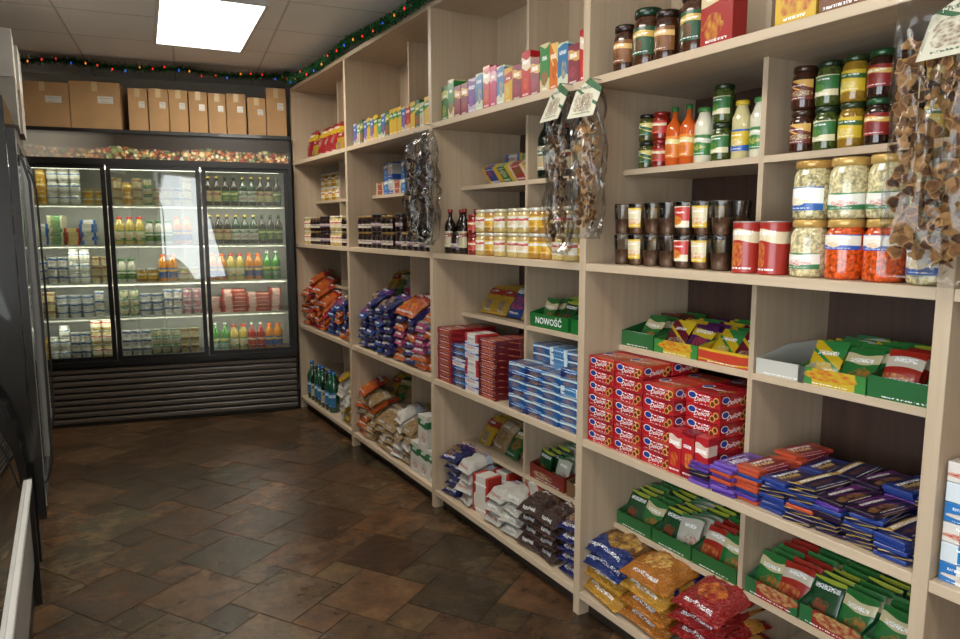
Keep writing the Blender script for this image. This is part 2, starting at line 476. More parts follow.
def ceilmat():
    m, nt, b = newmat('ceiling_tile')
    tc = nt.nodes.new('ShaderNodeTexCoord')
    mp = nt.nodes.new('ShaderNodeMapping'); mp.inputs['Rotation'].default_value = (0, 0, rad(8)); mp.inputs['Location'].default_value = (.02, .1, 0)
    nt.links.new(tc.outputs['Object'], mp.inputs[0])
    br = nt.nodes.new('ShaderNodeTexBrick'); br.offset = 0
    br.inputs['Scale'].default_value = 1; br.inputs['Brick Width'].default_value = .6; br.inputs['Row Height'].default_value = .6
    br.inputs['Mortar Size'].default_value = .007; br.inputs['Color1'].default_value = hx('fafaf8'); br.inputs['Color2'].default_value = hx('f5f5f2'); br.inputs['Mortar'].default_value = hx('d4d2ca')
    nt.links.new(mp.outputs[0], br.inputs['Vector'])
    nt.links.new(br.outputs['Color'], b.inputs['Base Color']); b.inputs['Roughness'].default_value = .9
    return m
struct('ceiling', MB().box(-1.5, 2.4, -2.6, 7.3, CEIL, CEIL+.06, ceilmat()), 'off-white suspended ceiling of square panels', 'ceiling')
wallm = plain('d0ccc2', .85, var=.02)
struct('wall_right', MB().box(2.2, 2.3, -2.5, 6.42, 0, CEIL, wallm), 'painted plaster wall behind the shelving', 'wall')
wb = struct('wall_back', MB().box(-2.9, .7, .79, .89, 0, CEIL, wallm), 'painted wall behind the refrigerated display cabinet', 'wall'); wb.matrix_basis = F
struct('wall_front', MB().box(-1.2, 2.2, -2.5, -2.4, 0, CEIL, wallm), 'painted plaster wall', 'wall')
mb = MB()
mb.box(-1.2, -1.1, -2.4, -1.2, 0, CEIL, wallm); mb.box(-1.2, -1.1, 1.5, 6.98, 0, CEIL, wallm)
mb.box(-1.2, -1.1, -1.2, 1.5, 0, .6, wallm); mb.box(-1.2, -1.1, -1.2, 1.5, 2.4, CEIL, wallm)
struct('wall_left', mb, 'painted plaster wall with shop window opening', 'wall')
fr = plain('e6e6e2', .4); mb = MB()
for (y0, y1, z0, z1) in ((-1.2,-1.14,.6,2.4),(1.44,1.5,.6,2.4),(.1,.16,.66,2.34),(-1.14,1.44,.6,.66),(-1.14,1.44,2.34,2.4)):
    mb.box(-1.18, -1.12, y0, y1, z0, z1, fr)
mb.box(-1.155, -1.145, -1.14, 1.44, .66, 2.34, glassmat('window_glass', 'ffffff', 0))
struct('window_1', mb, 'white framed shop window with daylight outside', 'window')

def light_panel(cx, cy, rot, w, l, power, emis=6):
    M = Matrix.Translation((cx, cy, CEIL - .03)) @ Matrix.Rotation(rot, 4, 'Z')
    e = empty('ceiling_light', 'square-edged recessed fluorescent light panel with glowing diffuser', 'light', M)
    frm = MB(); fm_ = plain('dcdcd8', .4)
    for q in ((-w/2-.02, w/2+.02, -l/2-.02, -l/2), (-w/2-.02, w/2+.02, l/2, l/2+.02), (-w/2-.02, -w/2, -l/2, l/2), (w/2, w/2+.02, -l/2, l/2)):
        frm.box(q[0], q[1], q[2], q[3], 0, .029, fm_)
    child(e, 'frame', frm)
    child(e, 'diffuser', MB().box(-w/2, w/2, -l/2, l/2, .006, .028, plain('fffaf0', .5, emit=emis)))
    ld = bpy.data.lights.new('lamp', 'AREA'); ld.shape = 'RECTANGLE'; ld.size = w; ld.size_y = l; ld.energy = power; ld.color = (1, .94, .84)
    lo = bpy.data.objects.new('tube_light', ld); C.objects.link(lo); lo.parent = e; lo.location = (0, 0, -.01)
light_panel(.82, 4.61, rad(-5), .52, 1.1, 24, 7)
light_panel(.45, 1.9, rad(-7), .52, 1.1, 17)  # out-of-view panel added to light the near end of the shop
light_panel(.45, -.9, rad(-7), .52, 1.1, 12)  # another unseen panel, added behind the camera for more light
ld = bpy.data.lights.new('daylight', 'AREA'); ld.shape = 'RECTANGLE'; ld.size = 2.6; ld.size_y = 1.7; ld.energy = 46; ld.color = (.92, .96, 1)
lo = bpy.data.objects.new('daylight', ld); C.objects.link(lo); lo.location = (-1.09, .15, 1.5)
lo.rotation_euler = Vector((1, .35, .28)).to_track_quat('-Z', 'Y').to_euler()
w_ = bpy.data.worlds.new('sky'); bpy.context.scene.world = w_; w_.use_nodes = True
bg = w_.node_tree.nodes['Background']
sk = w_.node_tree.nodes.new('ShaderNodeTexSky'); sk.sky_type = 'HOSEK_WILKIE'; sk.turbidity = 4; sk.sun_direction = (.5, .3, .8)
mxs = w_.node_tree.nodes.new('ShaderNodeMix'); mxs.data_type = 'RGBA'; mxs.inputs[0].default_value = .7; mxs.inputs[7].default_value = (.85, .95, 1, 1)
w_.node_tree.links.new(sk.outputs[0], mxs.inputs[6]); w_.node_tree.links.new(mxs.outputs[2], bg.inputs[0])
bg.inputs[1].default_value = 4.5

# ================================================================== SHELVING
wv = woodmat('beech_vertical', 'b09a80', 'bfab91', True)
wh = woodmat('beech_horizontal', 'b9a388', 'c6b298', False)
wd = woodmat('dark_back', '34221a', '483024', True)
kick = plain('2c221a', .6)
XF, XSB, XBK = 1.63, 1.80, 2.165
TOP = 2.6
LV = [.10, .71, 1.37, 2.02]
SUB = [.345, 1.055, 1.71]
th = .028
for bi in range(5):
    y0, y1 = BX[bi], BX[bi+1]
    e = empty('shelving_unit', 'tall beech-laminate wall shelving bay with dark back panel, filled with groceries', 'shelf', Matrix.Translation((XF, (y0+y1)/2, 0)))
    hw = (y1-y0)/2; q = .018
    D = XBK - XF
    child(e, 'side_panel', MB().box(0, D, -hw-q+.001, -hw+q, 0, TOP, wv, bev=.0015))
    if bi == 4: child(e, 'side_panel', MB().box(0, D, hw-q, hw+q, 0, TOP, wv, bev=.0015))
    ya, yb = -hw+q, hw-q
    for z in LV + [TOP]:
        child(e, 'shelf', MB().box(.001, D, ya, yb, z-th, z, wh, bev=.0015))
    xs = XSB - XF
    zs = LV + [TOP]
    for k in range(4):
        child(e, 'divider', MB().box(xs, D, -.009, .009, zs[k], zs[k+1]-th, wv))
    for z in SUB:
        child(e, 'shelf', MB().box(xs, D, ya, -.009, z-.02, z, wh))
        child(e, 'shelf', MB().box(xs, D, .009, yb, z-.02, z, wh))
    child(e, 'back_panel', MB().box(D, D+.012, ya, yb, 0, LV[3]-th, wd), 'dark brown back panel')
    child(e, 'back_panel', MB().box(D-.15, D-.138, ya, -.009, LV[3], TOP-th, wv), 'beech back panel')
    child(e, 'back_panel', MB().box(D-.15, D-.138, .009, yb, LV[3], TOP-th, wv), 'beech back panel')
    child(e, 'toe_kick', MB().box(.05, .065, ya, yb, 0, LV[0]-th, kick), 'dark recessed plinth')
def N(b): return (BX[b]+.024, (BX[b]+BX[b+1])/2-.013)
def FH(b): return ((BX[b]+BX[b+1])/2+.013, BX[b+1]-.026)
P, Q = 1.645, 1.815

# ================================================================== GOODS
jp = jar('tall glass jar of pale shredded sauerkraut with gold lid', .047, .15, 'c4b78c', 'c9a25a', ('e8e4d8', '3a7a4a', 'c84a3b'), 1, var=.5, labh=(.15, .42))
jc = jar('glass jar of bright orange grated carrot with gold lid', .047, .15, 'c84e1a', 'c9a25a', ('e8e0d0', '3a5ab0', 'e8a030'), 1, var=.6, labh=(.5, .75))
jw = jar('glass jar of pale pickled salad with gold lid', .047, .15, 'b8ac80', 'b98f4a', ('f0f0ea', '2d5fa8', 'e8c040'), 1, var=.6, labh=(.15, .55))
jd = jar('small dark coffee jar with green lid and red label', .034, .12, '2a150c', '1f4a28', ('8a1f1a', 'd9b45a', '3a1a10'), 0, var=.2)
jy = jar('small jar of mustard with yellow label', .034, .12, '8a681c', '2c3a1c', ('d0b02a', '2e5c2c', 'd8d0a0'), 0, var=.2)
jg = jar('small jar of pickles with green label and dark lid', .034, .12, '3e4a1c', '20301c', ('2e6a34', 'd8cfa8', '7aa030'), 1, var=.5)
jb = jar('small jar of dark chocolate cream with brown label', .034, .12, '3a1c10', '3a2416', ('6a2a18', 'd8a858', 'd8c8a0'), 2, var=.1)
jr = jar('small jar of red pepper relish with red lid', .032, .095, '7c1c10', '8a2018', ('b8281c', 'd8c8a0', '3a6a28'), 0, var=.4)
jhr = jar('small jar of white horseradish with green lid', .032, .095, 'c8c0a4', '2a6a34', ('d8d4c8', '3a8a3a', 'c83a2a'), 0, var=.2)
jol = jar('small jar of olives with dark lid', .032, .095, '4a4a1c', '1c1c1a', ('2a5a34', 'd8c870', '6a7a2a'), 2, var=.5)
jgl = jar('instant coffee jar with brown lid', .042, .16, '3b2010', '2a1a12', ('7a4a20', 'd8b070', '2a1a10'), 0, var=.2)
jcf = jar('large coffee jar with dark green lid', .05, .19, '43240f', '143020', ('1c4a2a', 'caa24a', '8a2a18'), 0, var=.2)
jwl = jar('jar with white and red label and cream lid', .038, .105, 'c0a868', 'd4cdb4', ('dcd6c2', 'b0281c', 'd2a32c'), 0, var=.2)
jyl = jar('jar of spread with yellow label and white lid', .038, .105, 'a87a32', 'd4d0c4', ('d0a420', 'dcd8c8', 'b03018'), 0, var=.2)
jdk = jar('dark fruit preserve jar with gold lid', .036, .1, '1c0a0c', '8a6c34', ('c8c0ac', '5a1830', '8a2040'), 0, var=.1, labh=(.25, .5))
jdr = jar('dark plum butter jar with black lid', .036, .105, '26100f', '2a2420', ('a89888', '3a2060', 'a03040'), 1, var=.1, labh=(.25, .5))
jpl = jar('pale cream cheese jar with white lid', .036, .085, 'd8d4c4', 'e0dcd0', ('e8e4d8', '3a70b0', 'd0c8a0'), 0, var=.1)
bk = bottle('orange ketchup squeeze bottle with green cap', .03, .2, 'c8581c', '2a6a2c', ('d8802a', 'e2d290', 'b02018'), 0)
bkr = bottle('red ketchup bottle with white cap', .03, .19, 'a8201a', 'd8d8d0', ('d8d0a0', 'b02018', '3a8a3a'), 0)
bm_ = bottle('white mayonnaise bottle with green label', .032, .18, 'd6d0b8', '3f7a3a', ('3a7a3a', 'd8d4c0', 'd8c060'), 0, neck=.6)
bmy = bottle('pale dressing bottle with yellow label', .03, .18, 'c8bc8a', 'd0b030', ('d0b030', '2a5aa8', 'd8d4c0'), 1, neck=.6)
bs = bottle('dark soy sauce bottle with cream label', .03, .22, '150c08', '7a1f18', ('b4a888', '7a2018', 'c09030'), 0)
bb = bottle('brown glass beer bottle', .031, .23, '2a1408', 'c2a040', ('c8b070', '8a2018', 'd8d0a0'), 0)
bbg = bottle('brown glass beer bottle with green label', .031, .23, '2a1408', '20502a', ('2c7a38', 'd8c870', 'd8b040'), 0)
bgn = bottle('green glass bottle with white label', .033, .23, '12401e', 'c2a040', ('d8d4c8', '2c6a34', 'a02018'), 0)
bor = bottle('orange juice bottle with orange cap', .034, .21, 'e08a1a', 'e0601c', ('2c5aa0', 'e8b830', 'e0701c'), 0, neck=.5)
byl = bottle('pale yellow juice bottle with red cap', .034, .21, 'd8bc60', 'c02a20', ('e0d8b0', '3a8a3a', 'e0882a'), 1, neck=.5)
bgr = bottle('green plastic soft drink bottle', .034, .23, '48982e', 'd0d0c8', ('2c8a38', 'e0d030', 'e0e0d0'), 0)
brd = bottle('tall red syrup bottle', .033, .22, 'a8241c', 'd0d0c8', ('c02018', 'e0d0a8', 'd85a3a'), 0)
bwt = bottle('large green mineral water bottle', .042, .31, '1a4c32', '2a5a90', ('2a5a90', 'a8c0c8', '3a9090'), 0)
bdk = bottle('dark green wine-shaped bottle', .038, .28, '0e1c10', '2a2a2a', ('b4ac94', '2a4a2a', 'c09030'), 0)
cr = can('red and white ribbed tin', .042, .145, pm('a02a20', 'dcccaa', 'd89040', 0))
cg = can('small gold tin can', .034, .06, plain('c39a3c', .3, metal=.2), lid='c8a050')
cgb = can('stacked gold preserve can', .034, .08, pm('c89a38', 'e8c870', '9a4a20', 0), lid='c8a050')
cyo = cup('small white yogurt cup', .034, .065, pm('e4e0d0', '3a6ab0', 'c83a50', 0), 'd0d0cc')
cyg = cup('small cream cup with green print', .034, .065, pm('e0dab8', '4a8a4a', 'd8b040', 1), 'c8c8bc')
cyr = cup('small dessert cup with brown print', .034, .065, pm('e0cc98', '9a5a2a', 'd8c8a0', 0), 'c8b890')
cyp = cup('small pink fruit yogurt cup', .034, .065, pm('d8a0a8', 'ece4dc', 'b83050', 0), 'd8c8cc')
cyb = cup('small butter tub with yellow print', .042, .055, pm('e0c048', 'f0ecd8', 'd04a28', 0), 'd8c060')
cyw = cup('small white cheese tub with blue print', .042, .055, pm('dcdcd8', '4a7ab8', 'e8e0c0', 0), 'd8d8d8')
cjl = clear_cup('clear plastic cup of brown jelly', .035, .105, '7c5c48')
cjm = clear_cup('clear jelly cup with yellow and red label', .035, .105, '7c5640', ('d8cca8', 'd8b020', 'c83a20'))
cjm2 = clear_cup('clear jelly cup with small red label', .035, .105, '6c4a38', ('b82c20', 'e0d4b8', 'e8c040'))
def crt(nm, lb, w, d, h, *c, style=0, pic=True, words=True, ink='ffffff', **k):
    return carton(nm, lb, w, d, h, pm(*c, style=style, pic=pic, words=words, ink=ink, flat=h < .06), **k)
red = cookie('long red biscuit carton with blue oval and white script', .138, .13, .0455, 'ac1820', '8c1018', 'c88a48')
redb = cookie('dark red biscuit carton with blue oval and white script', .138, .13, .0455, '9c141c', 'b03a28', 'd09a50')
redv = crt('cookie_carton', 'red biscuit packet standing on end', .05, .045, .15, 'a81e24', 'd8b8a8', 'c87028', style=0)
rdv2 = crt('cookie_carton', 'red biscuit packet with orange picture standing on end', .05, .045, .15, 'b02226', '7a1018', 'd8a040', style=1)
rb2 = crt('cookie_carton', 'flat dark red biscuit carton', .15, .13, .03, '7e141a', '9a2624', 'd89050', style=0)
rb3 = crt('cookie_carton', 'flat red biscuit carton with darker corner', .15, .13, .03, '8a181c', '58121a', 'd8a060', style=4)
wb2 = crt('biscuit_box', 'white and blue wafer box', .12, .12, .04, 'c8c8c6', '2450a0', 'c03a2a', style=0)
wr2 = crt('biscuit_box', 'white and red wafer box', .12, .12, .04, 'ccc6bc', 'a0282a', '2c5aa8', style=4)
bl2 = crt('biscuit_box', 'blue chocolate wafer box', .12, .12, .034, '1a4e84', 'b8d0d8', 'b07838', style=0, ink='e8c040')
bl3 = crt('biscuit_box', 'turquoise and white chocolate box', .12, .12, .034, '3078a8', 'c8d4d8', '6a3a1c', style=4)
bl4 = crt('biscuit_box', 'navy blue wafer box', .12, .12, .034, '16245a', '4a80b8', 'b89040', style=2)
chP = [crt('chocolate_bar', 'purple wrapped milk chocolate bar', .16, .08, .0105, '4a2c84', '6c4ca8', 'd8c8e8', style=4, txt='Milka', ts=.036), crt('chocolate_bar', 'purple chocolate bar with hazelnut picture', .16, .08, .0105, '4a2c84', '8a68b8', 'a06a38', style=2)]
chB = [crt('chocolate_bar', 'dark blue wrapped chocolate bar', .16, .08, .0105, '141a48', '22387c', '8a5a38', style=4, txt='Wedel', ts=.03, tcol='d8b860'), crt('chocolate_bar', 'dark blue chocolate bar with gold band', .16, .08, .0105, '10163c', 'a88840', '6a4028', style=0)]
chR = [crt('chocolate_bar', 'red wrapped chocolate bar', .16, .08, .0105, '801424', 'b0482c', '5a1a10', style=4, txt='Wedel', ts=.03, tcol='e8d8a0')]
chD = [crt('chocolate_bar', 'dark brown and violet chocolate bar', .16, .08, .0105, '1c1226', '54205a', '9a6a3a', style=2)]
tea = [crt('tea_carton', 'small %s tea carton' % n, w, .07, h, *c, style=s) for n, c, s, w, h in (
    ('red and white', ('b01c20', 'd8c8b0', 'd87020'), 0, .06, .19), ('dark green', ('17642a', 'b8c070', 'd8c030'), 0, .066, .17), ('cream and green', ('2a7a38', 'c8bc90', 'c02c2c'), 1, .06, .19),
    ('dark red', ('78122a', 'c89850', 'a83050'), 0, .066, .15), ('light blue', ('2c6c98', 'c0c8b0', 'd0b030'), 1, .06, .17), ('pink', ('b82c60', 'd8a0a8', '8a1c40'), 0, .05, .18),
    ('white and purple', ('5c2c80', 'b8a8b8', 'a050a0'), 1, .066, .16), ('yellow and red', ('c89818', 'a82c18', 'd8c070'), 0, .06, .15), ('orange', ('c06414', 'd8b060', '8a2014'), 2, .05, .18), ('brown', ('582c12', 'b88040', 'd8a850'), 0, .06, .16))]
teaS = [crt('tea_carton', 'small boxed fruit infusion, %s' % n, .055, .06, h, *c, style=s) for n, c, s, h in (
    ('white and green', ('b8b49c', '1c7a34', 'c02c2c'), 0, .13), ('yellow', ('cca41c', '2a7c30', 'b8b060'), 0, .15), ('red', ('a8201c', 'c8a878', 'd88830'), 1, .14), ('mint', ('3c9464', 'b8c0a0', '2a7048'), 1, .12), ('white and blue', ('2c54a0', 'b8b8b0', 'c84830'), 1, .14), ('dark green', ('145426', 'a0a848', 'd03c28'), 0, .15))]
blue = [crt('powder_carton', 'small blue baking powder carton', .07, .06, .1, '2a60a0', 'b8b8b0', '8ac0e0', style=0), crt('powder_carton', 'white and blue powder carton', .07, .06, .1, 'b0b0ac', '2a5098', 'b04030', style=1)]
big = [crt('cereal_carton', n, .12, .06, .2, *c, style=s) for n, c, s in (
    ('tall red cereal carton', ('982420', 'c8b890', 'c89830'), 0), ('tall yellow cereal carton with green print', ('c8a020', '3a8a3a', 'a02820'), 2), ('tall brown cocoa carton', ('6a3a1a', 'c8a878', 'b07840'), 0), ('tall green and yellow carton', ('2c7034', 'c8b840', 'c8c0a0'), 1))]
stk = [crt('pudding_box', n, .12, .1, .04, *c, style=s) for n, c, s in (
    ('flat blue and yellow box', ('1c3a84', 'c8a028', 'c03028'), 4), ('flat red pudding box', ('982a24', 'c8b898', '2a7a3a'), 4), ('flat green and yellow box', ('2a6c30', 'c8a830', 'd8d0b0'), 4), ('flat white pudding box', ('c0bcb0', '3a60a0', 'b83028'), 4))]
chz = [crt('cheese_box', n, .1, .1, .03, *c, style=s) for n, c, s in (('flat yellow cheese box', ('d8c070', 'b84028', 'e0d0a0'), 4), ('flat white cheese box', ('d8d4c8', '3a6ab0', 'e0c070'), 4), ('flat green cheese box', ('6a9a60', 'e0d8b0', 'e0c070'), 4))]
milk = crt('gift_carton', 'white flour carton with red ribbon print', .12, .09, .19, 'c8c4ba', 'a02a20', 'c8b8a0', style=4)
wgb = crt('flour_carton', 'white carton with green and red print', .1, .08, .18, 'c4c0b4', '2e6a3e', 'a83028', style=0)
edge_ = [crt('pastry_box', n, .16, .1, .045, *c, style=s) for n, c, s in (('flat white pastry box', ('d8d6d0', '2a70b0', 'b08858'), 4), ('flat bright blue pastry box', ('1c78b8', 'd0d8dc', 'd8d8d0'), 4), ('flat red and white pastry box', ('b82c20', 'd8d0c8', 'd8c8b0'), 4))]
def fp(*c, style=0, rough=.18, **k): return pm(*c, style=style, rough=rough, crinkle=.03, **k)
pas = [bag(n, .23, .28, .06, fp(*c, style=s), name='pasta_bag', txt=tx, ts=.036) for n, c, s, tx in (
    ('pasta bag in orange and blue printed film', ('a8661e', '182c74', 'e0b860'), 0, 'Lubella'), ('clear pasta bag with blue and brown print', ('6a4420', '1a2e6c', 'd8a850'), 1, None), ('pasta bag in yellow film with blue band', ('b8862c', '1a3078', 'e0c880'), 2, 'Lubella'))]
redbag = [bag('red and gold glossy snack bag', .2, .27, .06, fp('901a18', 'b87c30', 'd88030', style=0), name='snack_bag'), bag('pink and red glossy snack bag', .2, .27, .06, fp('a82848', 'c89060', 'c8a040', style=2), name='snack_bag')]
wht = bag('white paper bag of sugar', .13, .2, .06, pm('bcb8ae', '98a0a8', 'a88870', style=0, rough=.6, ink='a03028', pic=False, crinkle=.02), name='sugar_bag')
wh2 = bag('white bag of rice with red print', .14, .2, .055, fp('c0bcb0', '983830', 'a8a494', style=2, rough=.4), name='rice_bag')
brn = bag('dark brown bag of buckwheat', .14, .2, .055, fp('3c261c', '6a4a30', '7a5a38', style=0, pic=False), name='grain_bag')
prp = bag('blue and purple foil snack bag', .14, .2, .05, fp('1e205c', '5c2870', 'b89038', style=0), name='snack_bag')
blb = bag('blue foil candy bag', .13, .19, .045, fp('1a3e80', 'a8a8a0', 'c83a30', style=0), name='candy_bag')
org = bag('orange foil crisp bag', .15, .21, .05, fp('b45216', '902418', 'd0a030', style=0), name='crisp_bag')
gry = bag('silver and pink foil bag', .13, .19, .045, fp('807878', '983860', 'b8a898', style=1), name='candy_bag')
yel = bag('yellow foil pudding bag', .12, .17, .036, fp('b89024', 'a03020', '2a5090', style=0), name='candy_bag')
grn = bag('green foil soup bag', .12, .17, .036, fp('2a6430', 'b8a868', 'c06028', style=0), name='soup_bag')
cln = bag('clear bag of beige biscuits', .14, .18, .05, fp('9c8058', 'b8a484', '7a5630', style=0), name='biscuit_bag')
rdb = bag('glossy red and yellow gift bag', .15, .24, .06, fp('a81a20', 'd0a820', 'c8b8a0', style=0), name='crisp_bag')
def sach(n, *c, style=0, w=.098, h=.135): return bag(n, w, h, .006, pm(*c, style=style, rough=.25), name='sachet', cat='packet', wr=.15, slump=.8, seam=.008)
sG = sach('green soup sachet with orange picture', '266a30', 'c8bc90', 'c06828')
sG2 = sach('dark green seasoning sachet', '1a4626', '98a434', 'a83a20', style=1)
sY = sach('glossy yellow and green dessert sachet', 'c8a81c', '2f7a3c', 'c8b898', style=2)
sR = sach('red and white sauce sachet', '982418', 'c8bca8', 'c88040')
sB = sach('brown gravy sachet with yellow band', '502414', 'c09028', 'a85c28')
sW = sach('white spice sachet with green print', 'b8b4a4', '3a7048', 'a83828', style=1)
sM = sach('maroon and yellow cocoa sachet', '641826', 'd0b028', 'c0b090', style=2)
sP = sach('purple and yellow pudding sachet', '4a1c50', 'd0b028', 'b84030', style=0)
tgm = pm('246030', 'c8bc80', 'a8452a', style=3, pic=False)
nov = pm('1c6a2c', 'e8e0a0', 'c8302a', style=3, pic=False, words=False)
tY = tray(.2, .3, .05, .08, pm('c0a428', '3a803a', 'b83a20', style=4), label='yellow and green cardboard display tray')

# ---------------- bay 1
n, f = N(1), FH(1)
G = 'coffee and cocoa on the top shelf'
fill(n[0]+.1, n[1], P+.02, LV[3], [big[3], big[2], big[1], big[0]], group=G, start=0)
fill(f[0], f[0]+.12, P+.02, LV[3], [big[0]], group=G)
fill(f[0]+.13, f[0]+.25, P+.02, LV[3], [jcf], group=G)
fill(f[0]+.25, f[1], P+.02, LV[3], [jgl, jcf, jgl, jd], group=G)
fill(f[0]+.25, f[1], P+.13, LV[3], [jcf, jgl], group=G)
fill(n[0]+.02, n[1], Q, SUB[2], [jg, jy, jb, jd, jy, jg, jb], layers=2, group='small jars on the upper shelf', gap=.006)
fill(n[0]+.02, n[1], Q+.08, SUB[2], [jb, jg, jd], layers=2, group='small jars on the upper shelf', gap=.01)
G = 'sauces on the upper shelf'
fill(f[0], f[0]+.145, Q, SUB[2], [bm_, bmy], group=G, gap=.006)
fill(f[0]+.145, f[0]+.22, Q, SUB[2], [jg], layers=2, group=G)
fill(f[0]+.22, f[0]+.42, Q, SUB[2], [bm_, bk, bk], group=G, gap=.004)
fill(f[0]+.415, f[1], Q, SUB[2], [jr, jol, jr], layers=2, group=G, gap=.004)
fill(f[0], f[1], Q+.09, SUB[2], [jhr, jr, jol, bkr, jhr], group=G, gap=.01)
G = 'large salad jars on the eye-level shelf'
for i, (yy, b0, t0) in enumerate(((.855, jw, jp), (.96, jc, jp), (1.06, jc, jp), (1.16, jp, jw))):
    put(b0, S(P+.055, yy, LV[2], R.uniform(-10, 10)), G); put(t0, S(P+.055, yy, LV[2]+.151, R.uniform(-10, 10)), G)
    if i < 3: put(b0, S(P+.16, yy+.02, LV[2]), G); put(t0, S(P+.16, yy+.02, LV[2]+.151), G)
G = 'tins on the eye-level shelf'
for yy in (1.262, 1.352): put(cr, S(P+.05, yy, LV[2], R.uniform(-20, 20)), G)
put(cr, S(P+.24, 1.26, LV[2]), G)
fill(f[0]+.01, f[1], P+.03, LV[2], [cjl, cjm, cjm2, cjl, cjl, cjm, cjl], layers=2, deep=2, group='jelly cups in two tiers', gap=.002)
G = 'display trays on the middle shelf'
trayset(n[0]+.12, Q-.01, SUB[1], tray(.22, .3, .06, .09, tgm), [sG, sR, sG2], G, cols=2, n=6, tilt=30)
trayset(n[0]+.335, Q-.01, SUB[1], tY, [sG, sY, sW], G, cols=2, n=6, tilt=35)
trayset(n[1]-.085, Q-.01, SUB[1], tray(.165, .3, .05, .08, pm('c0beb4', '989890', '8ab060', style=3, pic=False), label='white cardboard display tray'), [sW], G, n=3, tilt=78)
trayset(f[0]+.1, Q-.01, SUB[1], tray(.2, .3, .05, .08, pm('b0402a', 'c8a428', 'c83a20', style=5), label='yellow and red cardboard display tray'), [sM, sY], G, cols=2, tilt=42, n=8)
trayset(f[0]+.305, Q-.01, SUB[1], tY, [sP, sM, sY], G, cols=2, tilt=40, n=8)
trayset(f[1]-.085, Q-.01, SUB[1], tray(.165, .3, .06, .09, tgm), [sG, sB], G, tilt=35, n=8)
G = 'stacked biscuit cartons'
for c, (yy, L, t, dx) in enumerate(((f[1]-.07, 7, red, 0), (f[1]-.211, 7, red, .002), (f[1]-.352, 6, redb, .004), (f[1]-.495, 6, red, .055))):
    for l in range(L):
        put(R.choice((red, redb, red)), S(P+.068+dx, yy+R.uniform(-.001, .001), LV[1]+l*.0462, R.uniform(-.6, .6)), G)
        if l == L-1: put(t, S(P+.068+dx+.14, yy, LV[1]+l*.0462, 0), G)
for k in range(3): put((redv, rdv2, redv)[k], S(P+.026, f[1]-.545+k*.055, LV[1]+.0, R.uniform(-5, 5)), G)
G = 'pile of wrapped chocolate bars'
for r_ in range(2):
    for c in range(8):
        yy = n[0]+.055 + c*.0825
        xx = P+.085+r_*.17
        if r_ and yy > n[1]-.05: continue
        tl = (chB, chB, chD, chB, chB, chR, chP, chP)[c]
        for l in range(R.randint(6, 9) + (2 if r_ else 0)):
            tt = R.choice(tl if R.random() < .72 else chB + chR + chP + chD)
            put(tt, S(xx + R.uniform(-.007, .007) - (.012 if yy > n[1]-.04 else 0), yy+R.uniform(-.005, .005), LV[1]+l*.0117+.001, 90+R.uniform(-7, 7), R.uniform(-1, 1), R.uniform(-.8, .8)), G)
G = 'display trays on the lower shelf'
w = (f[1]-f[0])/3
tA = tray(w-.008, .3, .055, .1, tgm)
tC = tray(w-.008, .3, .055, .1, pm('902820', '2a6438', 'c8b070', style=4), label='red and green cardboard display tray')
for i in range(3):
    trayset(f[0]+w*(i+.5), Q-.012, SUB[0], tA, [(sG, sR), (sW, sG2), (sG, sG2)][i], G, cols=2, tilt=26, n=6)
    trayset(n[0]+w*(i+.5), Q-.012, SUB[0], tC, [(sG2, sG), (sG, sG2), (sR, sG)][i], G, cols=2, tilt=26, n=6)
G = 'pasta and snack bags on the bottom shelf'
lay(f[0]+.16, f[1]+.03, P-.01, LV[0], pas, layers=4, group=G, tilt=82, jz=8, pk=.88)
lay(f[0]-.06, f[0]+.16, P-.01, LV[0], redbag, layers=4, group=G, tilt=82, jz=6, pk=.88)
lay(n[0], n[1]-.08, P, LV[0], redbag + pas, layers=2, group=G, tilt=84, jz=2)
# ---------------- bay 0 edge
for l in range(6):
    put(edge_[l % 3], S(P+.06, BX[1]-.105, LV[1]+l*.0465), 'flat pastry boxes')
for l in range(4):
    put(edge_[(l+2) % 3], S(P+.06, BX[1]-.105, LV[0]+l*.0465), 'flat pastry boxes')
# ---------------- bay 2
n, f = N(2), FH(2)
fill(n[0], f[1], P+.02, LV[3], tea, group='tea cartons on the top shelf', gap=.003, rnd=True)
fill(n[0], n[1], Q, SUB[2], [bdk, bs, bdk], group='dark bottles on the upper shelf', gap=.01)
lean(f[0], f[1], Q+.02, SUB[2], [stk[0], stk[1], stk[2], stk[0]], rows=4, tilt=55, dx=.055, group='flat boxes on the upper shelf')
fill(f[0], f[1], Q+.2, SUB[2], stk, layers=4, group='flat boxes on the upper shelf')
fill(n[0], n[1], P+.02, LV[2], [jyl, jwl, jwl, jyl], layers=2, group='spread jars in two tiers', gap=.006)
fill(f[0], f[0]+.33, P+.02, LV[2], [jwl, jyl, jwl, jr], layers=2, group='spread jars in two tiers', gap=.006)
fill(f[0], f[0]+.33, P+.11, LV[2], [jyl, jwl], layers=2, group='spread jars in two tiers', gap=.006)
fill(f[0]+.34, f[1], P+.02, LV[2], [bs, jdr, bs, bs], deep=2, group='sauce bottles on the eye-level shelf', gap=.008)
trayset(n[0]+.14, Q-.01, SUB[1], tray(.24, .3, .065, .1, nov), [sR, sG], 'display trays on the middle shelf', cols=2, n=6, tilt=26)
trayset(n[0]+.42, Q-.01, SUB[1], tray(.28, .3, .065, .1, nov, txt='NOWOŚĆ', label='green display tray marked with a novelty slogan'), [sG2, sG], 'display trays on the middle shelf', cols=2, n=6, tilt=26)
lean(f[0], f[1], Q+.02, SUB[1], [yel, blb, yel, yel], rows=4, tilt=38, group='foil bags on the middle shelf', dx=.045)
fill(n[0], n[1], P, LV[1], [bl4, bl3, bl2, bl2], layers=(5, 8), group='blue wafer boxes', gap=.004, rnd=True, jit=4)
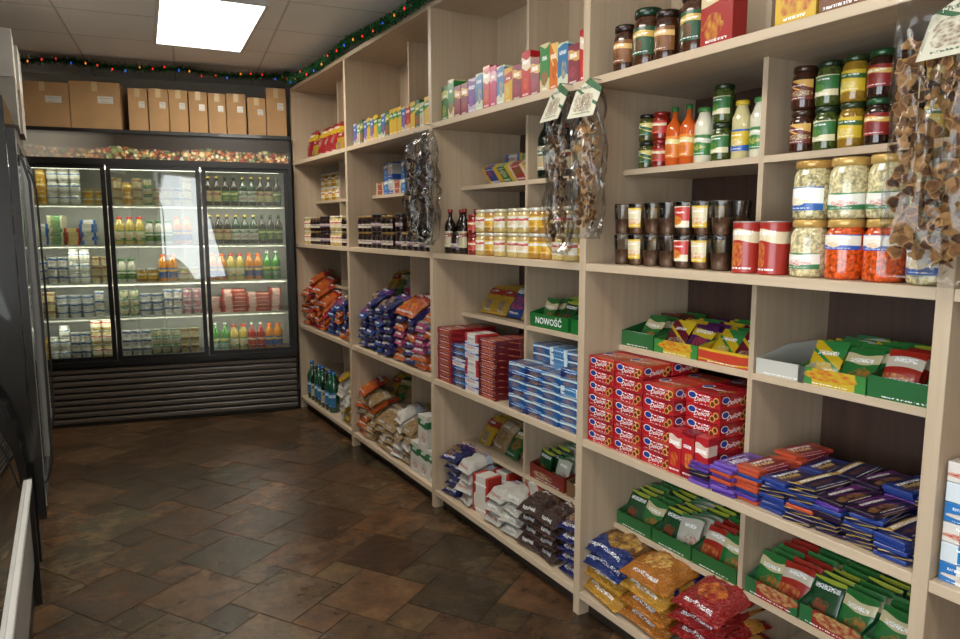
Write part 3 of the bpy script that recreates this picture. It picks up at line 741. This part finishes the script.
fill(n[0], n[1], P+.13, LV[1], [bl3, bl2], layers=8, group='blue wafer boxes', gap=.004)
fill(f[0], f[0]+.16, P, LV[1], [rb3], layers=9, deep=2, group='red biscuit cartons', gap=.004)
fill(f[0]+.16, f[0]+.29, P, LV[1], [wr2, wb2], layers=7, group='white wafer boxes', gap=.004, rnd=True)
fill(f[0]+.29, f[0]+.42, P, LV[1], [wb2, bl4], layers=6, group='white wafer boxes', gap=.004, rnd=True)
fill(f[0]+.42, f[1]+.01, P, LV[1], [rb2], layers=9, deep=2, group='red biscuit cartons', gap=.004)
trayset(n[0]+.14, Q-.01, SUB[0], tray(.26, .3, .07, .1, pm('7a5a3c', '3a6a3a', 'c8b890', style=3), label='brown cardboard display tray'), [sR, sB], 'display trays on the lower shelf', cols=2, n=5)
trayset(n[0]+.42, Q-.01, SUB[0], tray(.26, .3, .07, .1, pm('7a2a20', '3a6a3a', 'c8b890', style=3), label='red cardboard display tray'), [sW, sG2], 'display trays on the lower shelf', cols=2, n=5)
lean(f[0], f[1], Q+.02, SUB[0], [cln, grn, cln, yel], rows=4, tilt=40, group='biscuit bags on the lower shelf', dx=.05)
G = 'bags on the bottom shelf'
lay(n[0], n[0]+.17, P, LV[0], [prp, yel], layers=5, group=G, jz=10)
lay(n[0]+.16, n[1]+.0, P, LV[0], [brn, brn, wh2], layers=4, group=G, jz=10, tilt=80)
lay(f[0]-.02, f[0]+.15, P, LV[0], [wht, wh2], layers=3, group=G)
put(milk, S(P+.08, f[0]+.2, LV[0], 8), G); put(milk, S(P+.2, f[0]+.2, LV[0], 8), G)
lay(f[0]+.27, f[0]+.5, P, LV[0], [wht, wht, wh2], layers=(3, 4), group=G, jz=14, tilt=78)
lay(f[0]+.4, f[1]+.02, P, LV[0], [prp, prp], layers=5, group=G, jz=10)
# ---------------- bay 3
n, f = N(3), FH(3)
fill(n[0], f[1], P+.02, LV[3], teaS, group='fruit infusion boxes on the top shelf', gap=.003, rnd=True)
fill(n[0], n[1], Q, SUB[2], blue, layers=2, group='blue powder cartons', gap=.006)
fill(f[0], f[1], Q, SUB[2], blue[::-1]+[stk[1]], layers=2, group='blue powder cartons', gap=.006)
fill(n[0], n[1], P+.02, LV[2], [jdr, jdk], layers=(1, 2), deep=2, group='dark preserve jars', gap=.006)
fill(f[0], f[1], P+.02, LV[2], [jdk, jdr, jdk], layers=2, group='dark preserve jars', gap=.006, run=2)
lean(n[0], n[1], Q+.02, SUB[1], [yel, org, grn, gry], rows=3, tilt=25, group='foil bags on the middle shelf')
lean(f[0], f[1], Q+.02, SUB[1], [cln, gry, grn, yel], rows=4, tilt=30, group='foil bags on the middle shelf', dx=.05)
lay(n[0], n[1], P, LV[1], [org, gry, prp], layers=(5, 7), group='foil snack bags', tilt=62, jz=14)
lay(f[0], f[1], P, LV[1], [prp, blb, prp], layers=(5, 7), group='foil snack bags', tilt=62, jz=14)
lean(n[0], n[1], Q+.02, SUB[0], [cln, gry, blb, yel], rows=3, tilt=25, group='biscuit bags on the lower shelf')
lean(f[0], f[1], Q+.02, SUB[0], [cln, cln, grn, yel], rows=3, tilt=30, group='biscuit bags on the lower shelf')
fill(n[0], n[0]+.32, P+.01, LV[0], [wgb], layers=(1, 2), group='flour cartons on the bottom shelf', gap=.01, jit=5)
fill(n[0], n[0]+.32, P+.1, LV[0], [wgb], layers=1, group='flour cartons on the bottom shelf', gap=.01, jit=5)
lay(n[0]+.33, f[0]+.3, P, LV[0], [cln, wht, cln], layers=(4, 6), group='bags on the bottom shelf', tilt=66, jz=14)
lay(f[0]+.3, f[1], P, LV[0], [cln, org], layers=(4, 7), group='bags on the bottom shelf', tilt=66, jz=14)
# ---------------- bay 4
n, f = N(4), FH(4)
lean(n[0], f[1], P+.06, LV[3], [rdb, rdb, yel, rdb], rows=2, tilt=12, group='gift bags on the top shelf')
fill(n[0], n[1], Q, SUB[2], stk, layers=3, group='flat boxes on the upper shelf', gap=.006)
fill(f[0], f[1], Q, SUB[2], [jyl, jwl], layers=2, group='small jars on the upper shelf', gap=.01)
fill(n[0], f[1], P+.02, LV[2], [jdk, jwl, jdr], layers=2, group='preserve jars', gap=.006, run=3)
lean(n[0], n[1], Q+.03, SUB[1], [grn, yel, org], rows=2, tilt=20, group='foil bags on the middle shelf')
lay(n[0], n[1], P, LV[1], [blb, prp, org], layers=(5, 7), group='foil snack bags', tilt=60, jz=14)
lay(f[0], f[1], P, LV[1], [org, org, rdb], layers=(5, 8), group='foil snack bags', tilt=60, jz=14)
lean(n[0], n[1], Q+.03, SUB[0], [cln, org], rows=2, tilt=25, group='biscuit bags on the lower shelf')
fill(f[0]-.1, f[1], P+.01, LV[0], [bwt, bwt, bdk], group='mineral water bottles on the bottom shelf', gap=.008)
lay(n[0], n[1]-.08, P, LV[0], [cln, yel, wht], layers=(5, 7), group='bags on the bottom shelf', tilt=66, jz=14)

# ================================================================== HANGING MUSHROOM BAGS
film = glassmat('cellophane', 'f8f8f8', .02, .13, .5)
def mushroom_strand(seed, cols, length, wd, n_):
    rr = random.Random(seed); mb = MB()
    ms = [plain(c, .85, var=.35, scale=60) for c in cols]
    rim = plain(cols[-1], .9, var=.25, scale=60)
    gills = plain(cols[0], .9)
    for k in range(n_):
        z = -.1 - (length-.13) * (k+.5)/n_
        cx = rr.uniform(-wd*.4, wd*.4); cy = rr.uniform(-.036, .012); r0 = rr.uniform(.010, .0185)
        M = Matrix.Translation((cx, cy, z)) @ Matrix.Rotation(rr.uniform(-.8, .8), 4, 'Z') @ Matrix.Rotation(rad(90) + rr.uniform(-.6, .6), 4, 'X') @ Matrix.Rotation(rr.uniform(0, 6), 4, 'Z')
        nn = 12; ph = rr.uniform(0, 6); mt_ = rr.choice(ms); el_ = rr.uniform(.65, 1)
        rings = []
        for rf, hz in ((0, .0016), (.45, .0015), (.8, .001), (1, -.0003), (.85, -.001), (.2, -.0008)):
            ring = []
            for i in range(nn):
                a = 2*math.pi*i/nn
                wob = 1 + .14*math.sin(3*a+ph) + .1*math.sin(5*a-ph)
                ring.append((rf*r0*wob*math.cos(a), rf*r0*wob*math.sin(a)*el_, hz + .003*math.sin(2*a+ph)*rf*rf))
            rings.append(ring)
        for j in range(5):
            fs = [(i, (i+1) % nn, nn+(i+1) % nn, nn+i) for i in range(nn)]
            mb.add(rings[j]+rings[j+1], fs, rim if j == 2 else (gills if j > 2 else mt_), True, M)
        mb.lathe([(r0*.18, -.005), (r0*.2, -.003), (r0*.26, -.001)], gills, n=7, M=M)
    mb.box(-.001, .001, -.001, .001, -length+.04, -.1, plain('c8b890', .8))
    return mb
def hang(x, y, z, seed, cols, length=.55, wd=.13, n_=46, rz=0, label='', card=True):
    M = S(x, y, z, rz)
    single('dried_mushroom_strand', mushroom_strand(seed, cols, length, wd, n_).mesh('dried_mushroom_strand'), label, 'dried mushrooms', M, kind='stuff', group='strings of dried mushrooms')
    e = empty('cellophane_bag', 'long clear cellophane bag hanging from the shelf edge, holding dried mushrooms', 'bag', M)
    e['group'] = 'hanging cellophane bags'
    mb = MB().pillow(wd*1.3, length+.02, .1, film, wr=.3, seed=seed, nx=12, nz=24, seam=.01, M=Matrix.Translation((0, 0, -length-.02)))
    child(e, 'film', mb, 'crinkled clear film')
    if card:
        cd = MB()
        cm = pm('c4bfaa', '2c5a36', '6a4426', style=2, rough=.5, ink='28482c')
        w2 = wd*.7
        cd.add([(-w2, -.055, -.1), (w2, -.055, -.1), (w2, -.012, -.005), (-w2, -.012, -.005), (0, -.008, .035),
                (-w2, -.052, -.1), (w2, -.052, -.1), (w2, -.009, -.005), (-w2, -.009, -.005), (0, -.005, .035)],
               [(0, 1, 2, 4, 3), (8, 9, 7, 6, 5), (0, 5, 6, 1), (1, 6, 7, 2), (2, 7, 9, 4), (4, 9, 8, 3), (3, 8, 5, 0)], cm)
        child(e, 'header_card', cd, 'printed folded header card')
    hk = MB()
    hk.box(-.0015, .0015, -.008, .05, .032, .036, plain('b0b0b0', .3, metal=.9))
    child(e, 'hook', hk)
tan = ('4a2e1a', '7a522e', '664224', '9c7446')
drk = ('1c130e', '281b14', '34241a', '463426')
LB1 = 'string of brown dried mushroom caps'; LB2 = 'string of dark brown dried mushroom slices'
hang(1.585, .848, 1.99, 1, tan, .58, .085, 120, 10, LB1, card=False)
hang(1.575, .745, 1.935, 2, tan, .54, .115, 150, -4, LB1)
hang(1.585, 1.935, 1.97, 3, tan, .49, .085, 105, 8, LB1)
hang(1.585, 2.1, 1.98, 4, ('34201a', '644228', '4e3220', '80603c'), .56, .09, 115, -6, LB2)
hang(1.585, 3.2, 1.97, 5, drk, .54, .1, 110, 5, LB2, card=False)
hang(1.585, 3.34, 1.95, 6, drk, .5, .09, 100, -10, LB2, card=False)

# ================================================================== WALL REFRIGERATOR (back)
blk = plain('120f0d', .35, coat=.2); dgr = plain('1e1a17', .4); inn = plain('c4c2b8', .5); mt = plain('9a9a98', .3, metal=.8)
fe = empty('display_refrigerator', 'wide black refrigerated cabinet, three sliding glass doors, fruit printed header', 'refrigerator', F)
W, DP = 2.0, .75
mb = MB()
mb.box(-W, -W+.04, .05, DP, .03, 2.21, blk); mb.box(-.04, 0, .05, DP, .03, 2.21, blk)
mb.box(-W+.04, -.04, .42, DP, .03, 2.21, inn)
mb.box(-W+.04, -.04, .05, .42, 1.97, 2.21, blk); mb.box(-W+.04, -.04, .05, .42, .03, .5, blk)
mb.box(-W+.02, -.02, .06, DP-.02, 0, .03, plain('3a332b', .6))
child(fe, 'body', mb)
def hdr():
    m, nt, b = newmat('fruit_header')
    tc = nt.nodes.new('ShaderNodeTexCoord'); sp = nt.nodes.new('ShaderNodeSeparateXYZ'); nt.links.new(tc.outputs['Object'], sp.inputs[0])
    cols = ['b05030', 'd09c50', '86905a', 'e8dcc0', '98402a', 'c88c50', '606a40', 'dccb98']
    def layer(sc_, off, k):
        mp = nt.nodes.new('ShaderNodeMapping'); mp.inputs['Scale'].default_value = (sc_, 1, sc_); mp.inputs['Location'].default_value = (off, 0, off*.7); nt.links.new(tc.outputs['Object'], mp.inputs[0])
        vo = nt.nodes.new('ShaderNodeTexVoronoi'); vo.inputs['Scale'].default_value = 1; nt.links.new(mp.outputs[0], vo.inputs['Vector'])
        sc = nt.nodes.new('ShaderNodeSeparateColor'); nt.links.new(vo.outputs['Color'], sc.inputs[0])
        rp = nt.nodes.new('ShaderNodeValToRGB'); rp.color_ramp.interpolation = 'CONSTANT'
        el = rp.color_ramp.elements
        while len(el) < 8: el.new(.5)
        for i, e in enumerate(el): e.position = i/8; e.color = hx(cols[(i*k) % 8])
        nt.links.new(sc.outputs[0], rp.inputs[0])
        return mixc(nt, math_(nt, 'MULTIPLY', math_(nt, 'POWER', vo.outputs['Distance'], 2), 1.5), rp.outputs[0], hx('302414'))
    n3 = nt.nodes.new('ShaderNodeTexNoise'); n3.inputs['Scale'].default_value = 6; nt.links.new(tc.outputs['Object'], n3.inputs['Vector'])
    shade = mixc(nt, math_(nt, 'GREATER_THAN', n3.outputs['Fac'], .56), layer(44, 3.3, 3), layer(26, 0, 1))
    n2 = nt.nodes.new('ShaderNodeTexNoise'); n2.inputs['Scale'].default_value = 3; nt.links.new(tc.outputs['Object'], n2.inputs['Vector'])
    f = nt.nodes.new('ShaderNodeMapRange'); f.inputs['From Min'].default_value = .0; f.inputs['From Max'].default_value = .02
    nt.links.new(math_(nt, 'SUBTRACT', math_(nt, 'MULTIPLY_ADD', n2.outputs['Fac'], .12, 2.025), sp.outputs[2]), f.inputs['Value'])
    c = mixc(nt, f.outputs[0], hx('281f14'), shade)
    lf = nt.nodes.new('ShaderNodeMapRange'); lf.inputs['From Min'].default_value = -1.25; lf.inputs['From Max'].default_value = -1.65; lf.inputs['To Max'].default_value = .6
    nt.links.new(sp.outputs[0], lf.inputs['Value'])
    c = mixc(nt, lf.outputs[0], c, hx('b8b0a0'))
    nt.links.new(c, b.inputs['Base Color'])
    b.inputs['Roughness'].default_value = .3
    nt.links.new(c, b.inputs['Emission Color']); b.inputs['Emission Strength'].default_value = .3  # slight self-glow added to brighten the print; the panel is no lamp
    return m
child(fe, 'header_panel', MB().box(-W+.02, -.02, .03, .05, 2.0, 2.185, hdr()), 'black header with fruit and vegetable print')
mb = MB()
for (z0, z1) in ((1.955, 2.0), (2.185, 2.21)): mb.box(-W, 0, .0, .05, z0, z1, blk)
mb.box(-W, 0, 0, .05, .46, .5, blk); mb.box(-.03, 0, 0, .05, .5, 1.955, blk); mb.box(-W, -W+.03, 0, .05, .5, 1.955, blk)
child(fe, 'frame', mb)
mb = MB()
gmt = plain('4a4138', .4)
for i in range(9):
    z = .03 + i*.0475
    mb.box(-W+.01, -.01, .012, .05, z, z+.034, gmt, bev=.006)
child(fe, 'grille', mb, 'dark slatted lower grille')
gl = glassmat('cooler_glass', 'e8eeeb', .12)
for i in range(3):
    x1 = -.03 - i*.65; x0 = x1 - .64; yo = .005 if i == 1 else .028
    d_ = child(fe, 'door', MB().box(x0+.03, x1-.03, yo+.006, yo+.008, .53, 1.925, gl), 'sliding glass door')
    mb = MB()
    for q in ((x0, x0+.03, .5, 1.955), (x1-.03, x1, .5, 1.955)): mb.box(q[0], q[1], yo, yo+.02, q[2], q[3], blk)
    for q in ((.5, .53), (1.925, 1.955)): mb.box(x0+.03, x1-.03, yo, yo+.02, q[0], q[1], blk)
    child(d_, 'door_frame', mb)
fz = [.505, .82, 1.08, 1.37, 1.67]
for z in fz[1:]:
    child(fe, 'shelf', MB().box(-W+.045, -.045, .12, .41, z-.01, z, plain('a8a8a2', .4)), 'white wire cooler shelf')
    child(fe, 'price_rail', MB().box(-W+.045, -.045, .112, .12, z-.022, z, plain('c8c4b4', .4)))
child(fe, 'light_tube', MB().lathe([(.012, 0), (.014, .01), (.014, 1.8), (.012, 1.81)], plain('fff6e4', .5, emit=4), n=10, M=Matrix.Translation((-1.9, .1, 1.94)) @ Matrix.Rotation(rad(90), 4, 'Y')))
for zz, pw in ((1.94, 5.2), (1.64, 3.8), (1.34, 3.8), (1.055, 3.2), (.79, 3.2)):  # tube's own light, then lights added under each shelf to brighten the stock
    ld = bpy.data.lights.new('cooler_fill_light', 'AREA'); ld.shape = 'RECTANGLE'; ld.size = 1.85; ld.size_y = .03; ld.energy = pw; ld.color = (1, .95, .84)
    lo = bpy.data.objects.new('cooler_fill_light', ld); C.objects.link(lo); lo.parent = fe; lo.location = (-1, .085, zz)
    lo.rotation_euler = (rad(38), 0, 0)
def ffill(x0, x1, z, ts, layers=1, group='', gap=.002, run=1, y=.14, deep=1, rnd=False):
    x = x0; i = 0
    while True:
        t = ts[(i//run) % len(ts)]
        if rnd: t = R.choice(ts)
        if x + t.w > x1: break
        for k in range(deep):
            zz = z
            for l in range(layers if isinstance(layers, int) else R.randint(*layers)):
                put(t, F @ Matrix.Translation((x+t.w/2, y+t.d/2+k*(t.d+.005), zz)) @ Matrix.Rotation(rad(R.uniform(-8, 8)), 4, 'Z'), group)
                zz += t.h + .001
        x += t.w + gap; i += 1
d3, d2, d1 = (-.66, -.045), (-1.31, -.7), (-1.95, -1.345)
G = 'bottles in the cooler'
ffill(*d3, fz[4], [bb, bbg, bgn], 1, G, run=2); ffill(*d3, fz[3], [bb, bgn, bbg], 1, G, run=3)
ffill(*d3, fz[2], [bor, byl, bor, bgr], 1, G, run=2); ffill(*d3, fz[0], [bgr, byl, brd, bor], 1, G, run=2)
sau = crt('meat_pack', 'flat red sausage pack', .09, .12, .03, 'a83828', 'e0a888', 'c86048', style=0)
sau2 = crt('meat_pack', 'flat pale ham pack', .09, .12, .03, 'd8a898', 'b83828', 'e8d0c0', style=4)
ffill(*d3, fz[1], [sau, sau2], (4, 6), 'sausage packs in the cooler', rnd=True)
G = 'cups and jars in the cooler'
ffill(*d2, fz[4], [cyo, cyg, cgb, cyo, cyr], (2, 3), G, rnd=True); ffill(*d2, fz[3], [byl, bm_, bor, bmy], 1, G, run=3)
ffill(*d2, fz[2], [bm_, jyl, bor, jwl], 1, G, run=2); ffill(*d2, fz[1], [cyg, cyw, cyo, cyp], 3, G, run=2); ffill(*d2, fz[0], [cyo, cyg, cyr, jpl], (3, 3), G, run=3)
ffill(*d1, fz[4], [cgb, jpl, cyb, cyo], (2, 3), G, run=3); ffill(*d1, fz[3], chz, (4, 7), 'cheese boxes in the cooler')
ffill(*d1, fz[2], [cyw, cyo, jpl, cyr], 3, G, run=2); ffill(*d1, fz[1], [cyr, cyw, cyo, cg], 3, G, run=3); ffill(*d1, fz[0], [cgb, jpl, cyo, jwl], (2, 3), G, run=2)

kb = plain('b08a5e', .8, var=.05); kt = plain('c8ac7c', .4)
def cbox(w, d, h, nm='cardboard_box', lab='closed brown cardboard carton on top of the display cabinet', km=None):
    b1 = MB().box(-w/2, w/2, -d/2, d/2, 0, h, km or kb, bev=.002)
    tp = MB().box(-.018, .018, -d/2-.001, -d/2, h*.8, h, kt); tp.box(-.018, .018, -d/2-.001, d/2, h, h+.001, kt)
    lb = MB().box(w*.05, w*.36, -d/2-.002, -d/2-.0005, h*.55, h*.7, pm('cdc9bd', 'cdc9bd', 'b8b4a4', style=3, ink='303030'))
    return T(nm, lab, 'box', [(nm, b1.mesh(nm), None), ('tape', tp.mesh('tape'), 'clear packing tape'), ('paper_label', lb.mesh('paper_label'), 'white shipping label')], w, d, h)
x = -.02
for k, (w, h, dd) in enumerate(((.15, .37, .3), (.135, .29, .32), (.14, .31, .3), (.125, .305, .3), (.13, .31, .3), (.13, .315, .3), (.135, .315, .3), (.13, .31, .3), (.33, .34, .4), (.33, .32, .4))):
    if k == 8: x -= .04
    t = cbox(w, dd, h)
    put(t, F @ Matrix.Translation((x-w/2, .07+dd/2, 2.211)) @ Matrix.Rotation(rad(R.uniform(-1, 1)), 4, 'Z'), 'cartons stacked on the display cabinet')
    x -= w + .008

# ================================================================== LEFT TALL COOLER
cbk = plain('161616', .25, coat=.5)
CX = -.135
ce = empty('glass_door_cooler', 'tall black upright cooler with glass doors against the wall', 'refrigerator', Matrix.Translation((CX, 3.3, 0)))
mb = MB()
mb.box(-.75, 0-.03, 0, .04, .12, 2.0, cbk); mb.box(-.75, -.03, 1.66, 1.7, .12, 2.0, cbk); mb.box(-.75, -.72, .04, 1.66, .12, 2.0, inn)
mb.box(-.72, -.03, .04, 1.66, 1.88, 2.0, cbk); mb.box(-.72, -.03, .04, 1.66, .12, .3, cbk); mb.box(-.7, -.06, .03, 1.67, 0, .12, dgr)
child(ce, 'body', mb)
for z in (.65, 1.0, 1.35, 1.62):
    child(ce, 'shelf', MB().box(-.7, -.08, .045, 1.655, z-.012, z, plain('a8a8a2', .4)))
trim = plain('a0a2a2', .35, metal=.5)
gl2 = glassmat('upright_cooler_glass', 'e8eeeb', .04, .02, .9)
for i in range(2):
    y0 = .005 + i*.847; y1 = y0 + .84
    d_ = child(ce, 'door', MB().box(-.012, -.010, y0+.04, y1-.04, .34, 1.84, gl2))
    mb = MB()
    for q in ((y0, y0+.04, .3, 1.88), (y1-.04, y1, .3, 1.88)): mb.box(-.028, 0, q[0], q[1], q[2], q[3], cbk)
    for q in ((.3, .34), (1.84, 1.88)): mb.box(-.028, 0, y0+.04, y1-.04, q[0], q[1], cbk)
    for q in (y0+.04, y1-.046): mb.box(-.016, .002, q, q+.006, .34, 1.84, trim)
    child(d_, 'door_frame', mb)
    mb = MB(); yh = y0+.02
    pr = [(0, .45), (.012, .47), (.03, .55), (.034, 1.1), (.03, 1.68), (.012, 1.76), (0, 1.78)]
    for (xa, za), (xb, zb) in zip(pr, pr[1:]):
        mb.add([(xa, yh-.008, za), (xa, yh+.008, za), (xb, yh+.008, zb), (xb, yh-.008, zb), (xa+.01, yh-.008, za), (xa+.01, yh+.008, za), (xb+.01, yh+.008, zb), (xb+.01, yh-.008, zb)],
               [(0,1,2,3),(7,6,5,4),(0,3,7,4),(1,5,6,2)], dgr)
    child(d_, 'handle', mb, 'long black bowed door handle')
ld = bpy.data.lights.new('cooler_fill_light', 'AREA'); ld.shape = 'RECTANGLE'; ld.size = .04; ld.size_y = 1.5; ld.energy = 9; ld.color = (.95, 1, .92)
lo = bpy.data.objects.new('cooler_fill_light', ld); C.objects.link(lo); lo.parent = ce; lo.location = (-.08, .85, 1.85); lo.rotation_euler = (0, rad(25), 0)
for z in (.301, .65, 1.0, 1.35):
    y = 3.4
    while y < 4.9:
        t = R.choice([bb, bgn, bor, byl, bgr]) if z < 1.3 else bb
        put(t, Matrix.Translation((CX-.08, y, z)) @ Matrix.Rotation(rad(90), 4, 'Z'), 'bottles in the upright cooler'); y += .078
pale = plain('c4c0b6', .6, var=.06); pale2 = plain('9a958a', .6, var=.1)
for z, km, lb in ((2.001, pale2, 'grey carton on top of the upright cooler'), (2.232, pale, 'pale carton on top of the stack on the cooler')):
    t = cbox(.34, .42, .228, lab=lb, km=km); put(t, S(CX-.01-.21, 4.77, z, 180), 'cartons on the upright cooler')
    t = cbox(.34, .42, .228, lab=lb, km=km); put(t, S(CX-.02-.21, 4.4, z, 181), 'cartons on the upright cooler')

# LEFT GLASS COUNTER
ge = empty('glass_display_counter', 'low refrigerated counter with curved glass front and pale front panel', 'counter', Matrix.Translation((-.175, 1.7, 0)))
wp = plain('b0b2b2', .25, coat=.3); wt = plain('d0d0cc', .35)
mb = MB(); mb.box(-.75, -.01, 0, 1.5, .16, .5, wp, bev=.006); mb.box(-.7, -.02, .0, 1.49, 0, .16, dgr)
mb.box(-.7, -.06, .03, 1.47, .5, .53, wt)
child(ge, 'base', mb, 'pale grey metal base')
prof = []
for k in range(11):
    a_ = k/10*rad(88); prof.append((-.45 + .44*math.cos(a_), .52 + .62*math.sin(a_)))
vs = []; fs = []
for y_ in (.02, 1.48):
    for (px, pz) in prof: vs.append((px, y_, pz))
for k in range(10): fs.append((k, k+1, 11+k+1, 11+k))
child(ge, 'curved_glass', MB().add(vs, fs, glassmat('counter_glass', 'd0d8d8', .12), True))
mb = MB()
for y_ in (0, 1.475):
    for k in range(10):
        (xa, za), (xb, zb) = prof[k], prof[k+1]
        mb.add([(xa, y_, za), (xb, y_, zb), (xb-.03, y_, zb-.02), (xa-.03, y_, za-.01), (xa, y_+.025, za), (xb, y_+.025, zb), (xb-.03, y_+.025, zb-.02), (xa-.03, y_+.025, za-.01)],
               [(0,3,2,1),(4,5,6,7),(0,1,5,4),(1,2,6,5),(2,3,7,6),(3,0,4,7)], blk)
mb.box(-.75, -.42, 0, 1.5, 1.12, 1.15, blk); mb.box(-.75, -.72, 0, 1.5, .5, 1.12, dgr)
mb.box(-.03, .006, 1.47, 1.506, .0, .52, blk)
child(ge, 'frame', mb, 'black trim and worktop')
child(ge, 'trim_rail', MB().box(-.012, .006, 0, 1.47, .498, .522, wt, bev=.003), 'pale plastic front edge')

# ================================================================== GARLAND
pts = []
for k in range(0, 25):
    y = .3 + k*(5.6-.3)/24
    pts.append(Vector((1.59, y, 2.636 - .03*abs(math.sin(k*math.pi/6)))))
a0 = F @ Vector((-.02, .04, 2.672)); a1 = F @ Vector((-2.3, .04, 2.685))
for k in range(1, 3): pts.append(pts[24].lerp(a0, k/2))
for k in range(1, 19):
    q = a0.lerp(a1, k/18); q.z -= .022*abs(math.sin(k*math.pi/6)); pts.append(q)
mb = MB(); gm = plain('1f5a2c', .6, var=.3, scale=60); gm2 = plain('2e7a3c', .45); gm3 = plain('10391c', .6)
def at_(s):
    i = min(int(s), len(pts)-2); return pts[i].lerp(pts[i+1], s-i), (pts[i+1]-pts[i]).normalized()
rr = random.Random(5)
for k in range(15000):
    s_ = rr.random()*(len(pts)-1)
    p, tg = at_(s_)
    d = Vector((rr.gauss(0, 1), rr.gauss(0, 1), rr.gauss(0, 1))); d -= tg*d.dot(tg)*.6; d.normalize()
    L = rr.uniform(.018, .038) if s_ < 24 else rr.uniform(.026, .05)
    s = d.cross(tg)
    if s.length < .1: continue
    s = s.normalized()*.0028
    e_ = p + d*L
    e_.z = min(e_.z, CEIL-.004)
    mb.add([p-s, p+s, e_+s, e_-s], [(0, 1, 2, 3)], (gm, gm2, gm3)[k % 3])
for i in range(len(pts)-1):
    a_, b2 = pts[i], pts[i+1]; v = b2-a_
    M = Matrix.Translation(a_) @ v.to_track_quat('Z', 'Y').to_matrix().to_4x4()
    mb.lathe([(.008, 0), (.008, v.length)], gm3, n=6, M=M)
ga = single('christmas_garland', mb.mesh('christmas_garland'), 'green tinsel garland with coloured lights along the shelf tops', 'garland')
bulb = {c: MB().lathe([(.0015, -.009), (.0045, -.005), (.0055, 0), (.004, .006), (.001, .009)], plain(c, .3, emit=1.5), n=8).mesh('light_bulb') for c in ('d8281c', 'd87820', '2a50c0', 'd82c20')}
cl = list(bulb.values())
for k in range(64):
    p, tg = at_((k+.5)/64*(len(pts)-1))
    child(ga, 'light_bulb', cl[k % 4], 'small glowing coloured bulb', Matrix.Translation(p + Vector((rr.uniform(-.035, -.015), rr.uniform(-.04, -.01), rr.uniform(-.035, .01)))))

# ================================================================== CAMERA
cam = bpy.data.cameras.new('camera'); co = bpy.data.objects.new('camera', cam); C.objects.link(co)
cam.sensor_width = 36; cam.lens = 700/960*36; cam.clip_start = .02
ps, pt = rad(30.6), rad(7.5)
fwd = Vector((math.sin(ps)*math.cos(pt), math.cos(ps)*math.cos(pt), -math.sin(pt)))
rt = Vector((math.cos(ps), -math.sin(ps), 0)); up = rt.cross(fwd)
m = Matrix((rt, up, -fwd)).transposed().to_4x4(); m.translation = (0, 0, 1.5)
co.matrix_world = m
sc = bpy.context.scene; sc.camera = co
sc.view_settings.view_transform = 'Standard'
sc.view_settings.look = 'None'
